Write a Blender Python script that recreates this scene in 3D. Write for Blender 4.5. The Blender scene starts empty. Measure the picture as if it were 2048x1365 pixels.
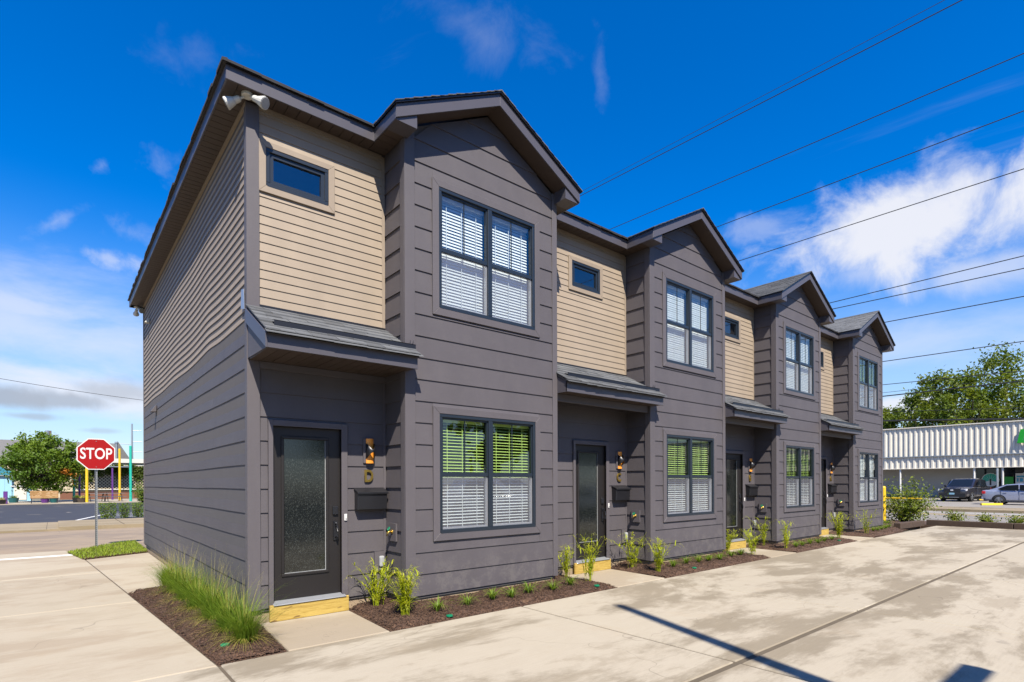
import bpy, bmesh, math, random
from mathutils import Vector, Matrix
R = math.radians
rnd = random.Random(7)
scene = bpy.context.scene
C = scene.collection

# ---------------------------------------------------------------- camera
YAW = 50.248; EYE = 1.632; CAMX, CAMY = -1.7198, -6.8149
cam_d = bpy.data.cameras.new('camera'); cam = bpy.data.objects.new('camera', cam_d); C.objects.link(cam)
cam_d.sensor_fit = 'HORIZONTAL'; cam_d.sensor_width = 36.0
cam_d.lens = 36.0 * 1097.134 / 2048
cam_d.shift_x = (1024 - 1021.026) / 2048
cam_d.shift_y = (966.528 - 682.5) / 2048
cam_d.clip_start = 0.05; cam_d.clip_end = 3000
cam.matrix_world = (Matrix.Translation((CAMX, CAMY, EYE)) @ Matrix.Rotation(R(YAW - 90), 4, 'Z')
                    @ Matrix.Rotation(R(90), 4, 'X') @ Matrix.Rotation(-0.0039, 4, 'Z'))
scene.camera = cam

# ---------------------------------------------------------------- light
SUN = Vector((0.44, 1.0, -1.37)).normalized()          # direction the light travels
EL = math.asin(-SUN.z); AZ = math.atan2(-SUN.x, -SUN.y)  # from +Y towards +X
sun_d = bpy.data.lights.new('sun', 'SUN'); sun_d.energy = 5.0; sun_d.angle = R(0.53); sun_d.color = (1, .93, .82)
sun = bpy.data.objects.new('sun', sun_d); C.objects.link(sun)
sun.rotation_euler = SUN.to_track_quat('-Z', 'Y').to_euler(); sun.location = (-10, -25, 34)

w = bpy.data.worlds.new('World'); scene.world = w; w.use_nodes = True
nt = w.node_tree; nt.nodes.clear()

KA = 0.66      # colours below were chosen for exposure 0.55; the view is exposed 0.6 stop brighter
class N:
    """tiny node-graph helper"""
    def __init__(s, tree): s.t = tree
    def n(s, kind, **kw):
        nd = s.t.nodes.new(kind)
        for k, v in kw.items(): setattr(nd, k, v)
        return nd
    def l(s, a, b): s.t.links.new(a, b)
    def put(s, sock, v):
        if hasattr(v, 'is_output') or isinstance(v, bpy.types.NodeSocket): s.l(v, sock)
        else: sock.default_value = v
    def math(s, op, a, b=0.0, c=None, clamp=False):
        nd = s.n('ShaderNodeMath', operation=op, use_clamp=clamp)
        s.put(nd.inputs[0], a); s.put(nd.inputs[1], b)
        if c is not None: s.put(nd.inputs[2], c)
        return nd.outputs[0]
    def vmath(s, op, a, b=(0, 0, 0)):
        nd = s.n('ShaderNodeVectorMath', operation=op)
        s.put(nd.inputs[0], a); s.put(nd.inputs[1], b)
        return nd
    def ss(s, v, a, b, lo=0.0, hi=1.0):
        nd = s.n('ShaderNodeMapRange', interpolation_type='SMOOTHSTEP')
        s.put(nd.inputs[0], v)
        for i, q in enumerate((a, b, lo, hi)): nd.inputs[1 + i].default_value = q
        return nd.outputs[0]
    def noise(s, vec, scale, detail=4, rough=.5, dist=0.0):
        nd = s.n('ShaderNodeTexNoise'); s.put(nd.inputs['Vector'], vec)
        nd.inputs['Scale'].default_value = scale; nd.inputs['Detail'].default_value = detail
        nd.inputs['Roughness'].default_value = rough; nd.inputs['Distortion'].default_value = dist
        return nd.outputs[0]
    def mapping(s, vec, scale=(1, 1, 1), rot=(0, 0, 0), loc=(0, 0, 0)):
        nd = s.n('ShaderNodeMapping'); s.put(nd.inputs[0], vec)
        nd.inputs['Scale'].default_value = scale; nd.inputs['Rotation'].default_value = rot; nd.inputs['Location'].default_value = loc
        return nd.outputs[0]
    def mix(s, f, a, b, blend='MIX'):
        nd = s.n('ShaderNodeMix', data_type='RGBA', blend_type=blend)
        s.put(nd.inputs[0], f)
        for i, q in ((6, a), (7, b)):
            if isinstance(q, (tuple, list)): nd.inputs[i].default_value = tuple(x * (KA if blend == 'MIX' else 1) for x in q[:3]) + (1,)
            else: s.put(nd.inputs[i], q)
        return nd.outputs[2]

def px_dir(px, py):
    u, v = px - 1021.026, py - 966.528
    u, v = u - .0039 * v, v + .0039 * u
    S_, C_ = math.sin(R(YAW)), math.cos(R(YAW)); l = u / 1097.134
    return Vector((l * S_ + C_, -l * C_ + S_, -v / 1097.134))
def px_ground(px, py, z=0.0):
    d = px_dir(px, py); t = (z - EYE) / d.z
    return (CAMX + t * d.x, CAMY + t * d.y, z)
def px_wallY(px, py, Y):
    d = px_dir(px, py); t = (Y - CAMY) / d.y
    return (CAMX + t * d.x, Y, EYE + t * d.z)
def px_wallX(px, py, X):
    d = px_dir(px, py); t = (X - CAMX) / d.x
    return (X, CAMY + t * d.y, EYE + t * d.z)

q = N(nt)
sky = q.n('ShaderNodeTexSky', sky_type='NISHITA', sun_disc=False)
sky.sun_elevation = EL; sky.sun_rotation = AZ; sky.air_density = 1.0; sky.dust_density = 0.35; sky.ozone_density = 3.0; sky.altitude = 200
hs = q.n('ShaderNodeHueSaturation'); q.l(sky.outputs[0], hs.inputs['Color']); hs.inputs['Saturation'].default_value = 1.5; hs.inputs['Value'].default_value = 1.0
hs.inputs['Hue'].default_value = 0.512
tc = q.n('ShaderNodeTexCoord'); D = tc.outputs['Generated']
sep = q.n('ShaderNodeSeparateXYZ'); q.l(D, sep.inputs[0]); dz = sep.outputs[2]
# cirrus sheet: direction projected on a high plane
hgt = q.math('MAXIMUM', dz, 0.03)
plane = q.n('ShaderNodeCombineXYZ'); q.l(q.math('DIVIDE', sep.outputs[0], q.math('ADD', hgt, .12)), plane.inputs[0]); q.l(q.math('DIVIDE', sep.outputs[1], q.math('ADD', hgt, .12)), plane.inputs[1])
PL = plane.outputs[0]
n1 = q.noise(q.mapping(PL, (1.0, .35, 1), (0, 0, .6)), 1.6, 7, .62, .8)
n2 = q.noise(D, 9.0, 7, .62, .4)
n3 = q.noise(q.mapping(D, (1, 1, 3.2)), 5.0, 6, .6, .3)
n4 = q.noise(D, 26.0, 5, .6, .2)
def blob(px, py, ex, ey, noise, amp, lo, hi, tilt=0.0, sub=None):
    """soft ellipse of cloud round a sky direction, its edge broken by noise"""
    c = px_dir(px, py); k = c.length; c = c.normalized()
    right = Vector((0, 0, 1)).cross(c).normalized() * -1; up = right.cross(c) * 1.0
    if up.z < 0: up = -up
    r2 = right * math.cos(tilt) + up * math.sin(tilt); u2 = up * math.cos(tilt) - right * math.sin(tilt)
    dx = q.vmath('DOT_PRODUCT', D, tuple(r2)).outputs['Value']; dy = q.vmath('DOT_PRODUCT', D, tuple(u2)).outputs['Value']; dc = q.vmath('DOT_PRODUCT', D, tuple(c)).outputs['Value']
    sx = ex / (1097.134 * k); sy = ey / (1097.134 * k)
    a = q.math('DIVIDE', dx, sx); b_ = q.math('DIVIDE', dy, sy)
    rr = q.math('SQRT', q.math('ADD', q.math('MULTIPLY', a, a), q.math('MULTIPLY', b_, b_)))
    v = q.math('ADD', q.math('SUBTRACT', 1.0, rr), q.math('MULTIPLY', q.math('SUBTRACT', noise, .5), amp))
    m = q.ss(v, lo, hi)
    return q.math('MULTIPLY', m, q.math('GREATER_THAN', dc, 0.3))
def mx(*a):
    r = a[0]
    for b_ in a[1:]: r = q.math('MAXIMUM', r, b_)
    return r
def sc(v, k): return q.math('MULTIPLY', v, k)
white = mx(sc(blob(1850, 455, 300, 125, n2, 2.4, -.15, .75, .12), .95),
           sc(blob(1730, 545, 160, 60, n2, 2.4, 0.0, .9), .5),
           sc(blob(1960, 540, 220, 60, n2, 2.0, 0.0, .9), .55),
           sc(blob(1520, 450, 130, 40, n2, 2.6, 0.1, 1.0), .30),
           sc(blob(1800, 690, 420, 100, n3, 2.0, 0.0, 1.3), .42),
           sc(blob(1810, 810, 120, 28, n2, 2.0, 0.0, .7), .85),
           sc(blob(60, 655, 520, 130, n3, 2.6, -.1, 1.4, -.06), .56),
           sc(blob(140, 775, 420, 62, n3, 2.1, -.1, 1.0, -.12), .82),
           sc(blob(-60, 590, 380, 40, n3, 1.9, 0.0, 1.0, -.08), .6),
           sc(blob(235, 522, 85, 26, n4, 2.4, 0.0, 1.3), .5),
           sc(blob(320, 335, 60, 45, n4, 3.0, .1, 1.8), .22),
           sc(blob(275, 468, 70, 34, n4, 3.0, .1, 1.8), .25),
           sc(blob(200, 335, 18, 46, n4, 3.0, .0, 1.8, -.6), .3),
           sc(blob(110, 445, 75, 16, n4, 3.0, .0, 1.8, .75), .3),
           sc(blob(960, 70, 190, 70, n2, 3.0, .1, 1.6, -.3), .16),
           sc(blob(380, 110, 120, 50, n4, 3.0, .1, 2.0, .3), .08),
           sc(blob(1200, 150, 20, 90, n4, 2.6, .1, 1.6, .1), .10),
           sc(q.ss(n1, .56, .80), .25))
grey = mx(sc(blob(20, 797, 120, 30, n2, 2.0, -.1, .7), .85), sc(blob(130, 802, 85, 22, n2, 2.2, -.1, .7), .75),
          sc(blob(60, 833, 80, 12, n2, 2.0, 0.0, .8), .6), sc(blob(200, 862, 50, 8, n2, 2.0, 0.0, .8), .4),
          sc(blob(245, 785, 90, 26, n2, 2.4, -.1, .8), .55))
haze_f = q.ss(dz, 0.0, .42, .72, 0.0)
SK = 0.148 * KA
c0 = q.mix(1.0, hs.outputs[0], (SK, SK, SK), 'MULTIPLY')
c0 = q.mix(haze_f, c0, (.37, .47, .61))
c1 = q.mix(white, c0, (.60, .61, .66))
c2 = q.mix(grey, c1, (.29, .32, .38))
bg = q.n('ShaderNodeBackground'); q.l(c2, bg.inputs[0]); bg.inputs[1].default_value = 1.0
wo = q.n('ShaderNodeOutputWorld'); q.l(bg.outputs[0], wo.inputs[0])

vs = scene.view_settings
scene.display_settings.display_device = 'sRGB'
vs.view_transform = 'Standard'; vs.look = 'None'; vs.exposure = 1.15; vs.gamma = 1; vs.use_curve_mapping = False
cy = scene.cycles; cy.max_bounces = 8; cy.diffuse_bounces = 1; cy.glossy_bounces = 3; cy.transmission_bounces = 4; cy.transparent_max_bounces = 24; cy.caustics_reflective = False; cy.caustics_refractive = False

# ---------------------------------------------------------------- materials
def new_mat(name):
    m = bpy.data.materials.new(name); m.use_nodes = True
    t = m.node_tree; t.nodes.clear(); k = N(t)
    out = k.n('ShaderNodeOutputMaterial'); p = k.n('ShaderNodeBsdfPrincipled'); k.l(p.outputs[0], out.inputs[0])
    return m, k, p
def pos(k): return k.n('ShaderNodeNewGeometry').outputs['Position']
def bump(k, p, h, strength=.3, dist=.01):
    b = k.n('ShaderNodeBump'); b.inputs['Strength'].default_value = strength; b.inputs['Distance'].default_value = dist
    k.put(b.inputs['Height'], h); k.l(b.outputs[0], p.inputs['Normal'])
def plain(name, col, rough=.6, var=.12, scale=6, metal=0.0, objvar=.06, bmp=0.0, bscale=60, coat=0.0):
    m, k, p = new_mat(name); P = pos(k)
    n = k.noise(P, scale, 5, .6)
    f = k.math('ADD', k.math('MULTIPLY', k.math('SUBTRACT', n, .5), 2 * var), 1.0)
    if objvar:
        oi = k.n('ShaderNodeObjectInfo')
        f = k.math('MULTIPLY', f, k.math('ADD', k.math('MULTIPLY', oi.outputs['Random'], 2 * objvar), 1 - objvar))
    vm = k.n('ShaderNodeVectorMath', operation='SCALE'); vm.inputs[0].default_value = tuple(x * KA for x in col); k.l(f, vm.inputs['Scale'])
    k.l(vm.outputs[0], p.inputs['Base Color'])
    p.inputs['Roughness'].default_value = rough; p.inputs['Metallic'].default_value = metal
    if coat: p.inputs['Coat Weight'].default_value = coat; p.inputs['Coat Roughness'].default_value = .05
    if bmp: bump(k, p, k.noise(P, bscale, 4, .6), bmp, .004)
    return m
M = {}
def siding(name, col, dust):
    m, k, p = new_mat(name); P = pos(k)
    a = k.noise(k.mapping(P, (1, 1, .35)), 2.2, 6, .62); b = k.noise(k.mapping(P, (6, 6, 40)), 3, 4, .6); s = k.noise(P, 34, 4, .6)
    oi = k.n('ShaderNodeObjectInfo')
    f = k.math('MULTIPLY', k.math('ADD', .80, k.math('MULTIPLY', a, .40)), k.math('ADD', .965, k.math('MULTIPLY', oi.outputs['Random'], .07)))
    vm = k.n('ShaderNodeVectorMath', operation='SCALE'); vm.inputs[0].default_value = tuple(x * KA for x in col); k.l(f, vm.inputs['Scale'])
    sp = k.n('ShaderNodeSeparateXYZ'); k.l(P, sp.inputs[0])
    low = k.ss(sp.outputs[2], .9, .15, 0, 1)                      # splashed dust near the ground: specks of dry mud
    d = k.math('MULTIPLY', k.math('MULTIPLY', k.ss(k.math('ADD', k.noise(P, 5, 5, .7), k.math('MULTIPLY', s, .35)), .62, .82), dust), k.math('ADD', .15, k.math('MULTIPLY', low, .85)))
    sc_ = k.math('MULTIPLY', k.math('GREATER_THAN', k.noise(P, 70, 2, .5), .76), .35)
    col2 = k.mix(d, vm.outputs[0], (.20, .18, .165)); col2 = k.mix(k.math('MULTIPLY', sc_, low), col2, (.34, .32, .29))
    k.l(col2, p.inputs['Base Color']); p.inputs['Roughness'].default_value = .62
    bump(k, p, k.math('ADD', b, k.math('MULTIPLY', s, .5)), .22, .003)
    return m
M['grey'] = siding('grey_siding', (.098, .086, .093), .40)
M['trim'] = siding('grey_trim', (.110, .097, .105), .26)
M['tan'] = siding('tan_siding', (.375, .297, .216), .0)
M['tantrim'] = siding('tan_trim', (.345, .272, .20), .0)
M['fascia'] = plain('fascia_metal', (.094, .086, .099), .42, .08, 4, objvar=.03)
M['soffit'] = plain('brown_soffit', (.075, .052, .040), .5, .12, 8)
M['sheath'] = plain('wall_core', (.12, .11, .11), .9)
M['inside'] = plain('interior_plaster', (.30, .29, .26), .9)
M['found'] = plain('foundation_stucco', (.36, .265, .17), .9, .22, 7, bmp=.4)
M['frame'] = plain('window_frame', (.016, .024, .036), .38, .1, 5, objvar=0)
M['blind'] = plain('blind_slat', (1.02, 1.0, .95), .5, .03, 5, objvar=0)
M['door'] = plain('door_paint', (.010, .007, .006), .55, .25, 3, objvar=0, bmp=.1, bscale=20)
M['black'] = plain('black_metal', (.012, .012, .015), .4, .2, 8)
M['brass'] = plain('brass', (.62, .43, .10), .28, .15, 12, metal=.85)
M['copper'] = plain('copper', (1.1, .40, .05), .42, .12, 9, metal=.1)
M['steel'] = plain('galvanised', (.52, .55, .57), .38, .15, 9, metal=.7)
M['alum'] = plain('aluminium_sill', (.55, .57, .6), .35, .1, 9, metal=.6)
M['white'] = plain('white_paint', (.78, .77, .74), .45, .06, 5)
M['lamp'] = plain('lamp_white', (.72, .71, .66), .35, .06, 9)
M['clear'] = plain('cover_plastic', (.42, .43, .43), .12, .25, 25)
M['green_disc'] = plain('green_plastic', (.0, .22, .10), .4)
M['bark'] = plain('bark', (.09, .065, .045), .9, .4, 9, bmp=.5, bscale=25)
M['wood'] = plain('timber', (.075, .045, .028), .85, .4, 8, bmp=.4, bscale=30)
M['bench'] = plain('bench_wood', (.48, .26, .09), .6, .25, 4)
M['yellow'] = plain('yellow_paint', (.85, .56, .02), .45, .1, 3)
M['teal'] = plain('teal_paint', (.02, .50, .36), .45, .1, 3)
M['purple'] = plain('purple_paint', (.13, .03, .24), .5, .1, 3)
M['skyblue'] = plain('pale_blue_paint', (.33, .62, .78), .6, .08, 3)
M['tealroof'] = plain('teal_roof', (.03, .24, .33), .6)
M['cream'] = plain('cream_render', (.66, .56, .38), .85, .08, 2)
M['offwhite'] = plain('off_white_render', (.70, .68, .60), .8, .1, 1)
M['roofgrey'] = plain('grey_shingle_far', (.17, .165, .16), .9, .2, 4)
M['store'] = plain('ribbed_metal', (.88, .82, .70), .5, .10, 1.4, objvar=0)
M['storewall'] = plain('store_wall', (.50, .48, .45), .8, .08, 1)
M['rubber'] = plain('rubber', (.015, .015, .015), .8)
M['rim'] = plain('wheel_rim', (.5, .52, .55), .3, .05, 9, metal=.8)
M['carglass'] = plain('car_glass', (.012, .016, .022), .06, .02, 3, objvar=0)
M['lightglass'] = plain('headlight', (.75, .76, .8), .12)
M['redlight'] = plain('tail_light', (.5, .02, .03), .2)
M['cable'] = plain('cable', (.02, .02, .022), .6)
M['polewood'] = plain('pole_wood', (.17, .13, .10), .9, .3, 3)
M['brick'] = plain('planter_brick', (.22, .09, .05), .85, .4, 14)
M['orange'] = plain('terracotta', (.6, .22, .06), .7)
M['tealpot'] = plain('teal_pot', (.01, .12, .13), .4)
M['signgreen'] = plain('sign_green', (.01, .36, .02), .4, .05)
M['blueprint'] = plain('poster_blue', (.05, .42, .62), .5, .05)
M['signwhite'] = plain('poster_white', (.8, .82, .82), .5, .03)
M['stripe'] = plain('road_paint', (.78, .78, .76), .7, .1, 9)
M['yellowline'] = plain('road_paint_yellow', (.62, .42, .10), .7, .1, 9)

def car_paint(name, col):
    m = plain(name, col, .3, .03, 2, metal=.35, coat=1.0); return m
M['suvpaint'] = car_paint('dark_grey_paint', (.045, .043, .055))
M['silverpaint'] = car_paint('silver_blue_paint', (.42, .46, .60))
M['whitepaint'] = car_paint('white_car_paint', (.75, .76, .78))

def mat_red():
    m, k, p = new_mat('sign_red'); P = pos(k)
    k.l(k.mix(k.noise(P, 3, 4), (.36, .003, .004), (.43, .005, .006)), p.inputs['Base Color']); p.inputs['Roughness'].default_value = .35
    return m
M['red'] = mat_red()

def glass(name, tint, refl, rough=.0, wave=0.0):
    m = bpy.data.materials.new(name); m.use_nodes = True; t = m.node_tree; t.nodes.clear(); k = N(t)
    out = k.n('ShaderNodeOutputMaterial'); tr = k.n('ShaderNodeBsdfTransparent'); gl = k.n('ShaderNodeBsdfGlossy'); mx_ = k.n('ShaderNodeMixShader')
    tr.inputs[0].default_value = tint + (1,); gl.inputs['Roughness'].default_value = rough; gl.inputs[0].default_value = (.95, .98, 1, 1)
    fr = k.n('ShaderNodeLayerWeight'); fr.inputs[0].default_value = .5      # Schlick curve from the facing angle, the same from both sides
    f = k.math('ADD', k.math('MULTIPLY', k.math('POWER', fr.outputs['Facing'], 5.0), .9), refl + .04, clamp=True); k.l(f, mx_.inputs[0]); k.l(tr.outputs[0], mx_.inputs[1]); k.l(gl.outputs[0], mx_.inputs[2])
    if wave:
        b = k.n('ShaderNodeBump'); b.inputs['Strength'].default_value = wave; b.inputs['Distance'].default_value = .01
        k.l(k.noise(pos(k), 1.6, 2, .5), b.inputs['Height']); k.l(b.outputs[0], gl.inputs['Normal']); k.l(b.outputs[0], fr.inputs['Normal'])
    k.l(mx_.outputs[0], out.inputs[0]); return m
M['pane'] = glass('window_glass', (.86, .93, .95), .11, 0, .02)
M['pane_green_reflection'] = glass('window_glass_green_reflection', (.66, .82, .42), .06, 0, .02)  # clear glass with a green reflection put into its tint
def screen_mat():
    m = bpy.data.materials.new('insect_screen'); m.use_nodes = True; t = m.node_tree; t.nodes.clear(); k = N(t)
    out = k.n('ShaderNodeOutputMaterial'); tr = k.n('ShaderNodeBsdfTransparent'); df = k.n('ShaderNodeBsdfDiffuse'); mx_ = k.n('ShaderNodeMixShader')
    df.inputs[0].default_value = (.28, .28, .31, 1); mx_.inputs[0].default_value = .22
    k.l(tr.outputs[0], mx_.inputs[1]); k.l(df.outputs[0], mx_.inputs[2]); k.l(mx_.outputs[0], out.inputs[0]); return m
M['screen'] = screen_mat()
def door_glass():
    m, k, p = new_mat('rain_glass'); P = pos(k)
    a = k.noise(k.mapping(P, (1, 1, .55)), 105, 4, .7); b = k.noise(P, 210, 3, .6)
    h = k.math('ADD', a, k.math('MULTIPLY', b, .7))
    f = k.ss(h, .86, 1.12)  # speckle mask: sparkles of the textured glass painted into its colour
    k.l(k.mix(f, (.005, .007, .006), (.085, .095, .085)), p.inputs['Base Color']); p.inputs['Roughness'].default_value = .05
    bump(k, p, h, .05, .004); p.inputs['Specular IOR Level'].default_value = .8
    return m
M['rain'] = door_glass()

def riser_mat():
    m, k, p = new_mat('fresh_pine'); P = pos(k)
    g = k.noise(k.mapping(P, (1.2, 1, 16)), 2.5, 5, .6, 1.6); kn = k.noise(k.mapping(P, (3, 1, 9)), 2.0, 2, .4)
    c = k.mix(k.ss(g, .35, .72), (.60, .42, .10), (.40, .25, .04)); c = k.mix(k.ss(kn, .63, .72), c, (.24, .14, .035))
    k.l(c, p.inputs['Base Color']); p.inputs['Roughness'].default_value = .7; bump(k, p, g, .2, .003); return m
M['pine'] = riser_mat()

def shingle_mat():
    m, k, p = new_mat('asphalt_shingle'); P = pos(k); oi = k.n('ShaderNodeObjectInfo')
    s = k.noise(P, 190, 3, .7); a = k.noise(P, 5, 4, .6)
    f = k.math('MULTIPLY', k.math('ADD', .45, k.math('MULTIPLY', s, 1.1)), k.math('MULTIPLY', k.math('ADD', .62, k.math('MULTIPLY', a, .7)), k.math('ADD', .72, k.math('MULTIPLY', oi.outputs['Random'], .55))))
    vm = k.n('ShaderNodeVectorMath', operation='SCALE'); vm.inputs[0].default_value = (.072, .075, .079); k.l(f, vm.inputs['Scale'])
    k.l(vm.outputs[0], p.inputs['Base Color']); p.inputs['Roughness'].default_value = .9; bump(k, p, s, .7, .004); return m
M['shingle'] = shingle_mat()
M['shingledark'] = plain('shingle_edge', (.022, .022, .026), .9, .3, 20)

def concrete(name, cols, stain, warm):
    m, k, p = new_mat(name); P = pos(k); oi = k.n('ShaderNodeObjectInfo')
    big = k.noise(k.mapping(P, (.42, 1.0, 1), (0, 0, .10)), .62, 9, .70, .25); mid = k.noise(P, 3.2, 7, .7); fine = k.noise(P, 70, 5, .75); brush = k.noise(k.mapping(P, (1.2, 34, 1), (0, 0, .04)), 1.5, 4, .65)
    c = k.mix(mid, cols[0], cols[1])
    c = k.mix(k.math('MULTIPLY', k.ss(big, .475, .575), stain), c, cols[2])           # damp, dirty patches
    c = k.mix(k.math('MULTIPLY', k.ss(k.noise(k.mapping(P, (.8, 2.2, 1), (0, 0, .3), (7, 3, 0)), .7, 9, .72, .2), .53, .62), stain * .6), c, cols[3])
    c = k.mix(k.math('MULTIPLY', k.ss(k.noise(P, 1.3, 7, .7, .2), .56, .70), warm), c, (.38, .27, .15))
    vo = k.n('ShaderNodeTexVoronoi', feature='DISTANCE_TO_EDGE'); k.l(k.vmath('ADD', k.mapping(P, (1, 1, 0)), k.vmath('SCALE', k.n('ShaderNodeTexNoise').outputs[1]).outputs[0]).outputs[0], vo.inputs['Vector']); vo.inputs['Scale'].default_value = .23
    c = k.mix(k.math('MULTIPLY', k.ss(vo.outputs[0], .0016, .0004), .35), c, (.12, .09, .06))   # hairline cracks
    drip = k.math('MULTIPLY', k.ss(k.noise(k.mapping(P, (1, 1, 0), (0, 0, 0), (3, 9, 0)), 1.9, 3, .5), .72, .76), .30)
    c = k.mix(drip, c, (.14, .115, .09))                                              # old oil drips
    f = k.math('ADD', .73, k.math('ADD', k.math('MULTIPLY', fine, .30), k.math('MULTIPLY', brush, .22)))
    f = k.math('MULTIPLY', f, k.math('ADD', .96, k.math('MULTIPLY', oi.outputs['Random'], .08)))
    vm = k.n('ShaderNodeVectorMath', operation='SCALE'); k.l(c, vm.inputs[0]); k.l(f, vm.inputs['Scale'])
    spk = k.math('MULTIPLY', k.math('GREATER_THAN', k.noise(P, 38, 2, .5), .74), .25)
    c2 = k.mix(spk, vm.outputs[0], (.20, .15, .10))
    k.l(c2, p.inputs['Base Color']); p.inputs['Roughness'].default_value = .85
    bump(k, p, k.math('ADD', fine, k.math('MULTIPLY', brush, .8)), .25, .004); return m
M['conc'] = concrete('driveway_concrete', ((.415, .358, .268), (.47, .415, .325), (.235, .192, .130), (.295, .243, .170)), .85, .14)
M['conc2'] = concrete('walk_concrete', ((.415, .352, .256), (.465, .405, .31), (.335, .262, .178), (.35, .29, .20)), .6, .22)
M['joint'] = plain('joint_dirt', (.11, .085, .055), .95, .35, 6, bmp=.3)
M['road'] = concrete('sandy_road', ((.31, .225, .145), (.35, .28, .20), (.24, .185, .135), (.22, .175, .135)), .8, .3)
M['road2'] = concrete('street_asphalt', ((.26, .24, .21), (.30, .275, .24), (.235, .21, .19), (.24, .22, .19)), .5, .05)
M['side'] = concrete('old_sidewalk', ((.30, .235, .14), (.35, .28, .18), (.25, .195, .11), (.24, .185, .11)), .7, .2)
def asphalt():
    m, k, p = new_mat('dark_asphalt'); P = pos(k)
    big = k.noise(P, .5, 6, .65); fine = k.noise(P, 30, 4, .6)
    c = k.mix(big, (.022, .023, .033), (.045, .045, .054)); c = k.mix(k.ss(k.noise(k.mapping(P, (1, 1.6, 1)), .42, 5, .6, 1.2), .66, .70), c, (.30, .27, .21))
    k.l(k.mix(k.math('MULTIPLY', fine, .15), c, (.08, .08, .09)), p.inputs['Base Color']); p.inputs['Roughness'].default_value = .8; return m
M['asphalt'] = asphalt()
def ground_mat():
    m, k, p = new_mat('open_ground'); P = pos(k)
    c = k.mix(k.ss(k.noise(P, .05, 5, .6), .4, .6), (.16, .15, .12), (.09, .11, .05)); c = k.mix(k.noise(P, 1.5, 5, .6), c, (.20, .18, .14))
    k.l(c, p.inputs['Base Color']); p.inputs['Roughness'].default_value = .95; return m
M['ground'] = ground_mat()
def mulch_mat():
    m, k, p = new_mat('mulch'); P = pos(k)
    n = k.noise(P, 60, 3, .6); n2_ = k.noise(P, 8, 3, .6)
    c = k.mix(k.ss(n, .35, .70), (.034, .016, .009), (.14, .070, .036)); c = k.mix(k.ss(n2_, .55, .75), c, (.17, .095, .05))
    k.l(c, p.inputs['Base Color']); p.inputs['Roughness'].default_value = .9; return m
M['mulch'] = mulch_mat()
def leaf(name, a, b, dead=None, trans=.35, scale=9.0, zdead=None):
    m = bpy.data.materials.new(name); m.use_nodes = True; t = m.node_tree; t.nodes.clear(); k = N(t)
    out = k.n('ShaderNodeOutputMaterial'); P = pos(k)
    c = k.mix(k.ss(k.noise(P, scale, 4, .6), .30, .70), a, b)
    c = k.mix(k.math('MULTIPLY', k.noise(P, scale * 9, 2, .5), .4), c, tuple(x * .55 for x in a))
    if dead: c = k.mix(k.ss(k.noise(P, scale * .7, 4, .6), .66, .70), c, dead)
    if zdead:
        sp = k.n('ShaderNodeSeparateXYZ'); k.l(P, sp.inputs[0]); c = k.mix(k.ss(k.math('ADD', sp.outputs[2], k.math('MULTIPLY', k.noise(P, 30, 2), .12)), zdead[1], zdead[0], 0, .8), c, zdead[2])
    p = k.n('ShaderNodeBsdfPrincipled'); k.l(c, p.inputs['Base Color']); p.inputs['Roughness'].default_value = .5; p.inputs['Specular IOR Level'].default_value = .3
    tl = k.n('ShaderNodeBsdfTranslucent'); k.l(k.mix(1.0, c, (1.25, 1.2, .5), 'MULTIPLY'), tl.inputs[0])
    mx_ = k.n('ShaderNodeMixShader'); mx_.inputs[0].default_value = trans; k.l(p.outputs[0], mx_.inputs[1]); k.l(tl.outputs[0], mx_.inputs[2]); k.l(mx_.outputs[0], out.inputs[0])
    return m
M['oat'] = leaf('sea_oat_leaf', (.46, .58, .02), (.72, .74, .04), None, .5)
M['oatseed'] = leaf('sea_oat_seed', (.62, .56, .10), (.72, .62, .18), None, .4)
M['muhly'] = leaf('muhly_blade', (.13, .25, .016), (.28, .39, .04), None, .4, 6, (.05, .15, (.33, .24, .08)))
M['lily'] = leaf('lily_turf', (.13, .26, .02), (.36, .46, .05), None, .4, 14)
M['lawn'] = leaf('lawn', (.26, .40, .015), (.42, .50, .04), None, .35, 6)
M['tree1'] = leaf('maple_leaf', (.10, .20, .015), (.25, .36, .025), (.55, .20, .02), .35, .30)
M['tree2'] = leaf('oak_leaf', (.075, .15, .012), (.27, .32, .025), None, .42, .35)
M['shrub'] = leaf('shrub_leaf', (.14, .23, .025), (.40, .45, .07), None, .45, 3)
M['hedge'] = leaf('hedge_leaf', (.11, .21, .012), (.28, .37, .03), None, .35, 3)
M['ivy'] = leaf('ivy_leaf', (.07, .12, .012), (.17, .22, .03), None, .3, 1.5)

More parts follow.
